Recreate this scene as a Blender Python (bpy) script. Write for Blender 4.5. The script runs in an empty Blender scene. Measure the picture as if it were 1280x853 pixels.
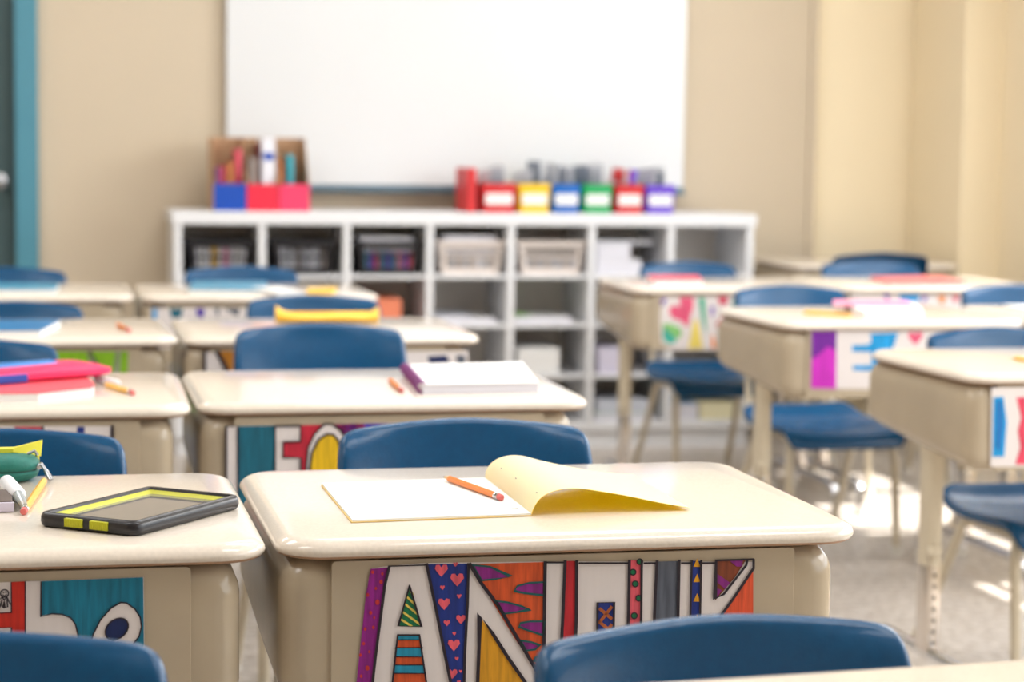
import bpy, bmesh, math, random
from mathutils import Vector, Matrix
random.seed(7)
scene = bpy.context.scene
COL = scene.collection
R = math.radians

# ------------------------------------------------------------------ camera
cam_d = bpy.data.cameras.new('camera')
cam = bpy.data.objects.new('camera', cam_d); COL.objects.link(cam)
scene.camera = cam
cam_d.sensor_width = 36.0
cam_d.lens = 2621.66 / 1280 * 36.0
YAW, PITCH, ROLL = 0.217054, 0.0936288, 0.0131236
_r0 = Vector((math.cos(YAW), -math.sin(YAW), 0)); _f0 = Vector((math.sin(YAW), math.cos(YAW), 0)); _u0 = Vector((0, 0, 1))
_f = _f0 * math.cos(PITCH) - _u0 * math.sin(PITCH); _u = _u0 * math.cos(PITCH) + _f0 * math.sin(PITCH)
_r = _r0 * math.cos(ROLL) + _u * math.sin(ROLL); _u2 = _u * math.cos(ROLL) - _r0 * math.sin(ROLL)
cam.matrix_world = Matrix(((_r.x, _u2.x, -_f.x, 0), (_r.y, _u2.y, -_f.y, 0), (_r.z, _u2.z, -_f.z, 1.04009), (0, 0, 0, 1)))
cam_d.dof.use_dof = True
cam_d.dof.focus_distance = 2.18
cam_d.dof.aperture_fstop = 5.0
cam_d.clip_start = 0.05

# ------------------------------------------------------------------ light and exposure
scene.view_settings.view_transform = 'Standard'
scene.view_settings.look = 'None'
scene.view_settings.gamma = 1.0
scene.view_settings.use_curve_mapping = False
scene.view_settings.exposure = 0.42
world = bpy.data.worlds.new('daylight'); scene.world = world; world.use_nodes = True
wn = world.node_tree.nodes; wn['Background'].inputs[0].default_value = (0.80, 0.90, 1.0, 1); wn['Background'].inputs[1].default_value = 3.0
sun_d = bpy.data.lights.new('sun', 'SUN'); sun_d.energy = 11.0; sun_d.angle = R(0.6); sun_d.color = (1, .97, .92)
sun = bpy.data.objects.new('sun', sun_d); COL.objects.link(sun)
sun.rotation_euler = Vector((1.0, -0.22, 1.1)).to_track_quat('Z', 'Y').to_euler()
def area(name, loc, look, sx, sy, power, color):
    d = bpy.data.lights.new(name, 'AREA'); d.shape = 'RECTANGLE'; d.size = sx; d.size_y = sy; d.energy = power; d.color = color
    o = bpy.data.objects.new(name, d); COL.objects.link(o); o.location = loc
    o.rotation_euler = (-Vector(look)).to_track_quat('Z', 'Y').to_euler()
    return o
for yc, pw in ((0.2, 16), (2.4, 34), (4.9, 44)):          # daylight at the added window blinds in the right wall
    area('window_light', (3.22, yc, 1.75), (-1, 0, -0.1), 1.9, 1.0, pw, (.97, .985, 1.0))
for x in (-1.2, 1.2):                             # added unseen fill lamps below the ceiling, no fixtures
    for y in (1.6, 3.6, 5.6):
        area('ceiling_fill_lamp', (x, y, 2.72), (0, 0, -1), 1.2, 0.6, 15, (.98, .985, 1.0))

# ------------------------------------------------------------------ materials
MATS = {}
def srgb(c):
    return tuple((v / 12.92 if v <= .04045 else ((v + .055) / 1.055) ** 2.4) for v in [q / 255 for q in c]) + (1,)
def mat(name, rgb, rough=.5, metal=0, noise=0, nscale=20, stretch=(1, 1, 1), bump=0, bscale=60, coat=0, spec=.5, dark=None, trans=0, tl=0):
    """principled material with a procedural colour variation and optional bump"""
    if name in MATS: return MATS[name]
    m = bpy.data.materials.new(name); m.use_nodes = True; MATS[name] = m
    nt = m.node_tree; n = nt.nodes; l = nt.links; b = n['Principled BSDF']
    b.inputs['Roughness'].default_value = rough; b.inputs['Metallic'].default_value = metal
    b.inputs['Specular IOR Level'].default_value = spec; b.inputs['Coat Weight'].default_value = coat; b.inputs['Coat Roughness'].default_value = .08
    if trans: b.inputs['Transmission Weight'].default_value = trans
    c = srgb(rgb)
    tc = n.new('ShaderNodeTexCoord'); mp = n.new('ShaderNodeMapping'); mp.inputs['Scale'].default_value = stretch
    l.new(tc.outputs['Object'], mp.inputs['Vector'])
    nz = n.new('ShaderNodeTexNoise'); nz.inputs['Scale'].default_value = nscale; nz.inputs['Detail'].default_value = 4
    l.new(mp.outputs['Vector'], nz.inputs['Vector'])
    cr = n.new('ShaderNodeValToRGB')
    d = srgb(dark) if dark else tuple(v * (1 - noise) for v in c[:3]) + (1,)
    cr.color_ramp.elements[0].position = .35; cr.color_ramp.elements[1].position = .65
    cr.color_ramp.elements[0].color = d; cr.color_ramp.elements[1].color = c
    l.new(nz.outputs['Fac'], cr.inputs['Fac']); l.new(cr.outputs['Color'], b.inputs['Base Color'])
    if tl:                                    # thin sheet that lets light through
        out = n['Material Output']; ts = n.new('ShaderNodeBsdfTranslucent'); ms = n.new('ShaderNodeMixShader'); ms.inputs['Fac'].default_value = tl
        l.new(cr.outputs['Color'], ts.inputs['Color']); l.new(b.outputs['BSDF'], ms.inputs[1]); l.new(ts.outputs['BSDF'], ms.inputs[2]); l.new(ms.outputs['Shader'], out.inputs['Surface'])
    if bump:
        nb = n.new('ShaderNodeTexNoise'); nb.inputs['Scale'].default_value = bscale; nb.inputs['Detail'].default_value = 3
        l.new(tc.outputs['Object'], nb.inputs['Vector'])
        bp = n.new('ShaderNodeBump'); bp.inputs['Strength'].default_value = bump; bp.inputs['Distance'].default_value = .002
        l.new(nb.outputs['Fac'], bp.inputs['Height']); l.new(bp.outputs['Normal'], b.inputs['Normal'])
    return m
mat('desktop', (229, 218, 204), .11, noise=.07, nscale=260, spec=.5, bump=.04, bscale=30)
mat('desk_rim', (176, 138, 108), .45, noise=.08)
mat('desk_box', (184, 169, 146), .2, noise=.08, nscale=9, bump=.12, bscale=8, spec=.5)
mat('leg_beige', (205, 193, 170), .35, noise=.04)
mat('chrome', (225, 225, 228), .12, metal=1, noise=.05)
mat('insert_metal', (222, 214, 206), .22, metal=.9, noise=.05)
mat('hole_dark', (60, 52, 46), .7, noise=.1)
mat('chair_blue', (0, 74, 118), .22, noise=.10, nscale=90, bump=.18, bscale=420, spec=.36)
mat('glide_white', (222, 218, 208), .4, noise=.05)
mat('rubber', (45, 45, 48), .6, noise=.1)
mat('wall_tan', (204, 189, 166), .75, noise=.025, nscale=3, bump=.1, bscale=120)
mat('wall_cream', (244, 229, 198), .75, noise=.02, nscale=3, bump=.1, bscale=120)
mat('ceiling_white', (235, 233, 228), .9, noise=.02)
mat('board_white', (222, 224, 226), .25, noise=.01, nscale=2)
mat('board_trim', (86, 112, 128), .35, metal=.3, noise=.04)
mat('door_green', (66, 90, 94), .5, noise=.08, nscale=5)
mat('door_frame_teal', (78, 140, 160), .45, noise=.04, nscale=8)
mat('shelf_white', (229, 229, 231), .4, noise=.02)
mat('shelf_back', (242, 234, 224), .6, noise=.04)
mat('basket_black', (22, 20, 26), .4, noise=.1)
mat('basket_grey', (222, 210, 202), .45, noise=.04)
mat('cardboard', (190, 152, 118), .8, noise=.07)
mat('brown_dark', (120, 84, 60), .8, noise=.1)
mat('paper', (236, 235, 233), .7, noise=.015, nscale=8)
mat('paper_edge', (226, 224, 232), .8, noise=.18, nscale=3, stretch=(1, 1, 260))
mat('cover_pale', (255, 247, 208), .6, noise=.015, nscale=6, tl=.25)
mat('cover_edge', (238, 208, 130), .6, noise=.05)
mat('cover_gold', (255, 236, 24), .5, noise=.1, nscale=22, dark=(246, 206, 14), tl=.55)
mat('pencil_orange', (240, 132, 40), .3, noise=.05)
mat('pencil_yellow', (246, 186, 60), .3, noise=.05)
mat('wood', (226, 190, 140), .6, noise=.08)
mat('graphite', (50, 50, 52), .4, noise=.1)
mat('eraser_pink', (226, 116, 112), .7, noise=.05)
mat('tablet_black', (26, 24, 30), .3, noise=.1, bump=.05)
mat('tablet_grey', (120, 116, 112), .06, noise=.02, spec=.8)
mat('tablet_lime', (196, 196, 40), .45, noise=.05)
mat('case_green', (16, 112, 100), .6, noise=.15, nscale=60, bump=.3, bscale=300)
mat('case_dark', (10, 66, 60), .6, noise=.1)
mat('case_lime', (232, 226, 70), .6, noise=.08)
mat('grey_metal', (176, 178, 182), .25, metal=.9, noise=.05)
mat('tin_brown', (96, 82, 76), .5, noise=.1)
mat('lilac', (214, 208, 226), .5, noise=.04)
mat('clear_plastic', (226, 236, 240), .12, noise=.04, trans=.6)
for n_, c_ in dict(white=(224, 216, 214), magenta=(150, 22, 140), magenta2=(214, 40, 200), violet2=(120, 20, 160), red=(214, 50, 50), navy=(24, 50, 140), navy2=(8, 34, 92), pink=(238, 96, 112),
        green=(14, 122, 76), yellow=(236, 210, 96), orange=(222, 88, 36), cyan=(24, 150, 186), violet=(142, 30, 132), gold=(226, 160, 26), gold2=(242, 196, 8), scarlet=(206, 36, 48), slate=(92, 98, 112),
        brown=(138, 66, 34), rust=(180, 96, 50), vermilion=(232, 88, 48), teal=(8, 104, 128), teal2=(10, 120, 150), teal3=(70, 196, 176), crimson=(208, 34, 60), red2=(212, 44, 26), indigo=(76, 40, 176),
        purple=(112, 64, 190), rose=(244, 96, 134), rose2=(226, 84, 110), rose3=(236, 70, 100), leaf=(148, 216, 128), lemon=(248, 224, 110), emerald=(60, 184, 146), bright_orange=(252, 144, 56),
        sky=(10, 160, 228), azure=(6, 120, 200), lime=(136, 190, 10), ochre=(200, 128, 26)).items():
    mat('marker_' + n_, c_, .7, noise=(.03 if n_ == 'white' else .36), nscale=40, stretch=(4.5, 1, .4))
mat('marker_ink', (34, 20, 34), .6, noise=.2); mat('marker_teal_ink', (10, 84, 84), .6, noise=.2)
for n_, c_ in dict(bin_red=(208, 40, 44), bin_yellow=(246, 200, 34), bin_blue=(0, 100, 188), bin_green=(14, 166, 92), bin_purple=(106, 70, 200), file_blue=(0, 72, 176), file_red=(232, 36, 66), file_rose=(236, 60, 104),
        book_blue=(22, 112, 168), book_teal=(70, 146, 178), book_red=(240, 84, 98), book_pink=(244, 150, 180), book_coral=(246, 128, 124), pouch_pink=(236, 38, 100), pouch_blue=(56, 130, 205), pouch_deep=(30, 72, 170),
        pouch_yellow=(252, 200, 70), box_orange=(226, 130, 96), spine_purple=(126, 60, 120), spine_orange=(196, 120, 70), spine_pink=(224, 90, 110), spine_grey=(140, 128, 122), spine_white=(232, 232, 240), spine_teal=(60, 160, 176),
        spine_maroon=(128, 52, 62), folder_grey=(200, 204, 214), folder_slate=(120, 132, 152), folder_white=(232, 234, 240), green_item=(140, 190, 100), blue_item=(90, 150, 190)).items():
    mat(n_, c_, .45, noise=.05)
def tiled_floor():
    m = bpy.data.materials.new('floor_terrazzo'); m.use_nodes = True; MATS['floor'] = m
    nt = m.node_tree; n = nt.nodes; l = nt.links; b = n['Principled BSDF']; b.inputs['Roughness'].default_value = .32
    tc = n.new('ShaderNodeTexCoord'); v = n.new('ShaderNodeTexNoise'); v.inputs['Scale'].default_value = 45; v.inputs['Detail'].default_value = 6
    l.new(tc.outputs['Object'], v.inputs['Vector']); cr = n.new('ShaderNodeValToRGB')
    cr.color_ramp.elements[0].position = .38; cr.color_ramp.elements[0].color = srgb((172, 160, 148))
    cr.color_ramp.elements[1].position = .62; cr.color_ramp.elements[1].color = srgb((214, 205, 196))
    l.new(v.outputs['Fac'], cr.inputs['Fac'])
    br = n.new('ShaderNodeTexBrick'); br.offset = 0; br.inputs['Scale'].default_value = 1; br.inputs['Brick Width'].default_value = .305; br.inputs['Row Height'].default_value = .305
    br.inputs['Mortar Size'].default_value = .0015; br.inputs['Mortar'].default_value = (.6, .58, .55, 1); br.inputs['Color1'].default_value = (1, 1, 1, 1); br.inputs['Color2'].default_value = (.94, .94, .94, 1)
    l.new(tc.outputs['Object'], br.inputs['Vector'])
    mx = n.new('ShaderNodeMix'); mx.data_type = 'RGBA'; mx.blend_type = 'MULTIPLY'; mx.inputs['Factor'].default_value = .8
    l.new(cr.outputs['Color'], mx.inputs['A']); l.new(br.outputs['Color'], mx.inputs['B']); l.new(mx.outputs['Result'], b.inputs['Base Color'])
tiled_floor()

# ------------------------------------------------------------------ mesh helpers
class MB:
    """collects shapes into one mesh"""
    def __init__(s): s.bm = bmesh.new(); s.slots = []
    def slot(s, m):
        if m is None: return 0
        if m not in s.slots: s.slots.append(m)
        return s.slots.index(m)
    def box(s, x0, x1, y0, y1, z0, z1, m=None, bev=0, segs=2, M=None):
        i = s.slot(m); vs = [s.bm.verts.new(p) for p in ((x0, y0, z0), (x1, y0, z0), (x1, y1, z0), (x0, y1, z0), (x0, y0, z1), (x1, y0, z1), (x1, y1, z1), (x0, y1, z1))]
        fs = [s.bm.faces.new([vs[k] for k in q]) for q in ((3, 2, 1, 0), (4, 5, 6, 7), (0, 1, 5, 4), (1, 2, 6, 5), (2, 3, 7, 6), (3, 0, 4, 7))]
        for f in fs: f.material_index = i
        if bev:
            r = bmesh.ops.bevel(s.bm, geom=list({e for f in fs for e in f.edges}), offset=bev, segments=segs, profile=.5, affect='EDGES', clamp_overlap=True)
            for f in r['faces']: f.material_index = i
            vs = list({v for f in r['faces'] for v in f.verts})
        if M is not None: bmesh.ops.transform(s.bm, matrix=M, verts=vs)
        return vs
    def tube(s, pts, r, m=None, n=12, caps=True, sx=1.0):
        """tube along pts; r number or list"""
        i = s.slot(m); pts = [Vector(p) for p in pts]; rr = r if isinstance(r, (list, tuple)) else [r] * len(pts); rings = []
        prev = None
        for k, p in enumerate(pts):
            t = (pts[min(k + 1, len(pts) - 1)] - pts[max(k - 1, 0)]).normalized()
            if prev is None:
                a = Vector((0, 0, 1)) if abs(t.z) < .9 else Vector((1, 0, 0)); a = (a - t * a.dot(t)).normalized()
            else: a = (prev - t * prev.dot(t)).normalized()
            prev = a; b = t.cross(a)
            rings.append([s.bm.verts.new(p + (a * math.cos(q * 2 * math.pi / n) * sx + b * math.sin(q * 2 * math.pi / n)) * rr[k]) for q in range(n)])
        for A, B in zip(rings, rings[1:]):
            for q in range(n): s.bm.faces.new((A[q], A[(q + 1) % n], B[(q + 1) % n], B[q])).material_index = i
        if caps: s.bm.faces.new(rings[0][::-1]).material_index = i; s.bm.faces.new(rings[-1]).material_index = i
    def poly(s, pts, m=None):
        f = s.bm.faces.new([s.bm.verts.new(p) for p in pts]); f.material_index = s.slot(m); return f
    def grid(s, rows, m=None, flip=False):
        i = s.slot(m); V = [[s.bm.verts.new(p) for p in r] for r in rows]
        for A, B in zip(V, V[1:]):
            for q in range(len(A) - 1):
                f = (A[q], A[q + 1], B[q + 1], B[q]); s.bm.faces.new(f[::-1] if flip else f).material_index = i
        return V
    def loft(s, rings, m=None, cap0=True, cap1=True):
        i = s.slot(m); V = [[s.bm.verts.new(p) for p in r] for r in rings]; n = len(V[0])
        for A, B in zip(V, V[1:]):
            for q in range(n): s.bm.faces.new((A[q], A[(q + 1) % n], B[(q + 1) % n], B[q])).material_index = i
        if cap0: s.bm.faces.new(V[0][::-1]).material_index = i
        if cap1: s.bm.faces.new(V[-1]).material_index = i
    def build(s, name, m=None, parent=None, smooth=False, loc=None, recalc=True, mods=()):
        if recalc: bmesh.ops.recalc_face_normals(s.bm, faces=s.bm.faces)
        me = bpy.data.meshes.new(name); s.bm.to_mesh(me); s.bm.free()
        for q in (s.slots or [m]): me.materials.append(MATS[q or m])
        if smooth:
            for p in me.polygons: p.use_smooth = True
            me.set_sharp_from_angle(angle=R(smooth if smooth is not True else 40))
        o = bpy.data.objects.new(name, me); COL.objects.link(o)
        if parent: o.parent = parent
        if loc: o.location = loc
        for k, kw in mods:
            md = o.modifiers.new(k.lower(), k)
            for a, v in kw.items(): setattr(md, a, v)
        return o
def tag(o, label, cat, group=None):
    o['label'] = label; o['category'] = cat
    if group: o['group'] = group
    return o
def thing(name, label, cat, loc, rot=0, group=None):
    o = bpy.data.objects.new(name, None); COL.objects.link(o); o.location = loc; o.rotation_euler = (0, 0, rot); o.empty_display_size = .1
    return tag(o, label, cat, group)
def copy_tree(o, parent=None):
    c = o.copy(); COL.objects.link(c); c.parent = parent
    for ch in list(o.children): copy_tree(ch, c)
    return c
def struct(o): o['kind'] = 'structure'; return o
def rrect(hx, hy, r, n=6, cx=0, cy=0):
    out = []
    for sx, sy, a0 in ((1, 1, 0), (-1, 1, 90), (-1, -1, 180), (1, -1, 270)):
        for k in range(n + 1):
            a = R(a0 + 90 * k / n); out.append((cx + sx * (hx - r) + r * math.cos(a), cy + sy * (hy - r) + r * math.sin(a)))
    return out
def smooth_path(pts, k=6):
    pts = [Vector(p) for p in pts]; out = []
    for i in range(len(pts) - 1):
        p0 = pts[max(i - 1, 0)]; p1 = pts[i]; p2 = pts[i + 1]; p3 = pts[min(i + 2, len(pts) - 1)]
        for j in range(k):
            t = j / k; out.append(.5 * ((2 * p1) + (p2 - p0) * t + (2 * p0 - 5 * p1 + 4 * p2 - p3) * t * t + (3 * p1 - p0 - 3 * p2 + p3) * t ** 3))
    out.append(pts[-1]); return out

# ------------------------------------------------------------------ the room
YB, XR, XL, YF, ZC = 7.33, 3.28, -2.4, -1.8, 2.75
def sbox(name, m, *a, **k):
    b = MB(); b.box(*a, **k); return struct(b.build(name, m))
sbox('floor', 'floor', XL - .2, XR + .4, YF - .2, YB + .3, -.1, 0)
sbox('ceiling', 'ceiling_white', XL - .2, XR + .4, YF - .2, YB + .3, ZC, ZC + .1)
# back wall in two panels: the tan wall with the board, and a cream panel set back a little beside the pillar
DX0, DX1, DZ = -1.02, -.115, 2.05
b = MB(); b.box(XL, DX0 - .075, YB, YB + .15, 0, ZC); b.box(DX1 + .075, 2.749, YB, YB + .15, 0, ZC); b.box(DX0 - .075, DX1 + .075, YB, YB + .15, DZ + .075, ZC)
struct(b.build('wall_back', 'wall_tan'))
sbox('trim_1', 'wall_tan', 2.72, 2.749, YB - .012, YB, 0, ZC, bev=.003)
sbox('wall_panel', 'wall_cream', 2.749, XR + .2, YB + .03, YB + .15, 0, ZC)
sbox('wall_pillar', 'wall_cream', 3.135, XR + .12, 6.90, YB + .03, 0, ZC, bev=.006)
sbox('wall_left', 'wall_tan', XL - .1, XL, YF, YB + .15, 0, ZC)
sbox('wall_front', 'wall_tan', XL - .1, XR + .12, YF - .1, YF, 0, ZC)
# right wall with three windows
b = MB(); WZ0, WZ1 = .70, 2.35; wins = [(-.9, 1.2), (1.4, 3.5), (3.7, 6.15)]
b.box(XR, XR + .12, YF, 6.90, 0, WZ0); b.box(XR, XR + .12, YF, 6.90, WZ1, ZC)
for a, c in ((YF, -.9), (1.2, 1.4), (3.5, 3.7), (6.15, 6.90)): b.box(XR, XR + .12, a, c, WZ0, WZ1)
struct(b.build('wall_right', 'wall_cream'))
mat('window_frame_white', (235, 235, 232), .4, noise=.02); mat('blind_fabric', (238, 236, 228), .8, noise=.03, nscale=200)
for k, (a, c) in enumerate(wins):
    b = MB(); x0, x1 = XR + .03, XR + .08
    for q in (a, c - .04, ): b.box(x0, x1, q, q + .04, WZ0, WZ1)
    b.box(x0, x1, a, c, WZ0, WZ0 + .04); b.box(x0, x1, a, c, WZ1 - .04, WZ1)
    w = struct(b.build('window_%d' % (k + 1), 'window_frame_white'))
    b = MB(); b.box(XR - .02, XR - .012, a - .03, c + .03, 1.23, WZ1 + .02); b.tube([(XR - .016, a - .03, 1.225), (XR - .016, c + .03, 1.225)], .01)
    b.build('sun_block_blind', 'blind_fabric', w)  # unseen blind, added to keep the sun to a low strip
    b = MB(); b.box(XR - .06, XR + .0, a - .03, c + .03, WZ0 - .03, WZ0); struct(b.build('trim_%d' % (k + 2), 'window_frame_white'))
b = MB(); b.box(.0, 2.749, YB - .012, YB, 0, .09); b.box(XL, DX0 - .08, YB - .012, YB, 0, .09); struct(b.build('baseboard_back', 'shelf_back'))
# door with teal frame, left end of the back wall
b = MB(); y0, y1 = YB - .03, YB + .15
b.box(DX1, DX1 + .075, y0, y1, 0, DZ, bev=.004); b.box(DX0 - .075, DX0, y0, y1, 0, DZ, bev=.004); b.box(DX0 - .075, DX1 + .075, y0, y1, DZ, DZ + .075, bev=.004)
d = struct(b.build('door_1', 'door_frame_teal'))
b = MB(); b.box(DX0, DX1, YB + .03, YB + .075, .01, DZ, bev=.003); b.build('door_leaf', 'door_green', d)
b = MB(); b.tube([(-.172, YB + .03, .895), (-.172, YB + .022, .895)], .03, n=20); b.tube(smooth_path([(-.172, YB + .03, .895), (-.172, YB - .02, .895), (-.172, YB - .045, .895)]), [.012] * 6 + [.012, .016, .024, .027, .027, .024, .014], n=20)
b.build('door_handle', 'grey_metal', d, smooth=True)

# whiteboard
wb = thing('whiteboard', 'large white writing board on the back wall above the cubby shelf', 'whiteboard', (1.413, YB - .013, .87))
b = MB(); b.box(-.819, .819, -.03, 0, .02, 1.1); b.build('board_surface', 'board_white', wb)
b = MB(); b.box(-.822, .822, -.032, 0, 0, .022, bev=.003); b.box(-.822, .822, -.05, -.03, -.004, .004); b.build('marker_tray', 'board_trim', wb)

# ------------------------------------------------------------------ desk
ZD = .647
def desk_parts(root):
    # plastic top with a rolled rim
    b = MB(); prof = [(.016, 0), (.012, -.0006), (.007, -.003), (.003, -.0062), (.0008, -.0095), (0, -.0125), (.0015, -.016), (.004, -.0172)]
    rings = [[(x, y, ZD + dz) for x, y in rrect(.305 - ins, .235 - ins, .05 - ins, 8, 0, .235)] for ins, dz in prof]
    b.loft(rings[::-1]); top = b.build('desktop', 'desktop', root, smooth=50)
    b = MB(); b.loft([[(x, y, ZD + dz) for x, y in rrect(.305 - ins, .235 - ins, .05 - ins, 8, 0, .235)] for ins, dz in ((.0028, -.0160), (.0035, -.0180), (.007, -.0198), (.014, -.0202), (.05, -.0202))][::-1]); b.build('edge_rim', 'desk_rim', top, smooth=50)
    # book box: rounded tub, open at the pupil's side
    b = MB(); zt, zb = .6275, .470; cz, hz = (zt + zb) / 2, (zt - zb) / 2
    def ring(y, ins):
        return [(x - .012, y, z + (.030 * max(0, (y - .1)) / .34 if z < cz else 0)) for x, z in rrect(.29 - ins, hz - ins, max(.034 - ins * .7, .004), 6, 0, cz)]
    outer = [ring(.012 + .028 * (1 - math.cos(R(a))), .028 * (1 - math.sin(R(a)))) for a in (0, 18, 36, 54, 72, 90)] + [ring(.2, 0), ring(.34, 0), ring(.445, 0)]
    inner = [ring(.445, .004), ring(.2, .004), ring(.03, .010)]
    b.loft(outer + inner, cap0=True, cap1=True); b.build('book_box', 'desk_box', root, smooth=35)
    b = MB()
    V = [(x, z) for x, z in rrect(.240, .0765, .004, 3, -.012, .5485)]
    b.loft([[(x, .014, z) for x, z in V], [(x, .0095, z) for x, z in V], [(x * .998, .0088, cz + (z - cz) * .996) for x, z in V]]); b.build('front_panel', 'desk_box', root, smooth=30)
    for sx in (-1, 1):
        b = MB(); x = sx * .268; y = .225
        b.loft([[(x + u, y + v, z) for u, v in rrect(.016, .029, .0155, 6)] for z in (.262, .266, .5)]); leg = b.build('leg', 'leg_beige', root, smooth=40)
        b = MB(); b.tube([(x + sx * .012, y - .024, .292), (x + sx * .012, y - .036, .292)], [.009, .008], n=14); b.tube([(x - .0, y - .029, .292), (x, y - .037, .292)], [.011, .009], n=14); b.build('bolt', 'leg_beige', leg, smooth=True)
        b = MB(); b.box(x - .0135, x + .0135, y - .0255, y + .0255, .095, .29, bev=.004); ins = b.build('height_insert', 'insert_metal', leg, smooth=True)
        for k in range(7):
            b = MB(); b.tube([(x, y - .0245, .245 - k * .0215), (x, y - .0258, .245 - k * .0215)], .0040, n=12); b.build('adjustment_hole', 'hole_dark', ins)
        b = MB(); b.tube(smooth_path([(x, -.095, .012), (x, -.094, .05), (x, -.078, .082), (x, -.04, .092), (x, .1, .094), (x, .3, .094), (x, .40, .092), (x, .44, .082), (x, .455, .05), (x, .456, .012)], 5), .0125, n=14)
        rail = b.build('foot_rail', 'chrome', root, smooth=True)
        for yy in (-.095, .456): b = MB(); b.tube([(x, yy, 0), (x, yy, .004), (x, yy, .014)], [.015, .016, .013], n=16); b.build('glide', 'glide_white', rail, smooth=True)
DESKS = dict(  # front-edge middle x, y, turn
    A=(.525, 2.034, .004, 'ivory school desk with an open notebook and orange pencil, right of the tablet desk'),
    L1=(-.097, 2.028, .001, 'ivory school desk with a black tablet lying on it, at lower left'),
    C2=(.520, 3.143, .002, 'ivory school desk with a thick white notebook and a sign reading LEO'),
    L2=(-.101, 3.129, -.019, 'ivory school desk carrying a pink and blue pouch on a red folder'),
    C3=(.563, 4.21, .009, 'ivory school desk with a yellow pouch at its far edge'),
    L3=(-.052, 4.212, .03, 'ivory school desk with a blue notebook and a bright green sign'),
    C4=(.528, 5.352, .012, 'ivory school desk before the cubby shelf with a teal book and papers'),
    L4=(-.098, 5.376, -.01, 'ivory school desk in the far row at left, in front of the tan wall'),
    R1=(1.888, 3.42, .032, 'ivory school desk nearest at right, its metal leg with holes in full view'),
    R2=(1.926, 4.486, .05, 'ivory school desk with a purple and white letter E sign'),
    R3=(1.887, 5.605, -.02, 'ivory school desk with a thin red book and a sign with pink heart and S'),
    R2b=(2.568, 4.51, .03, 'ivory school desk cut by the right edge with a white sheet on it'),
    R3b=(2.512, 5.64, .0, 'ivory school desk with a coral folder, half of its top in bright sun'),
    R5=(2.765, 6.72, .0, 'ivory school desk in the far right corner beside the cream pillar'),
    N=(.60, 1.007, .067, 'ivory school desk at the bottom right corner, only its far edge visible'))
protod = None
deskobj = {}
for k, (x, y, rot, lab) in DESKS.items():
    if protod is None:
        protod = t = thing('school_desk', lab, 'desk', (x, y, 0), rot, 'school desks'); desk_parts(t)
    else:
        t = copy_tree(protod); t.location = (x, y, 0); t.rotation_euler = (0, 0, rot); t['label'] = lab
    deskobj[k] = t

deskobj['A'].scale = (1.012, 1, 1)
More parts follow.
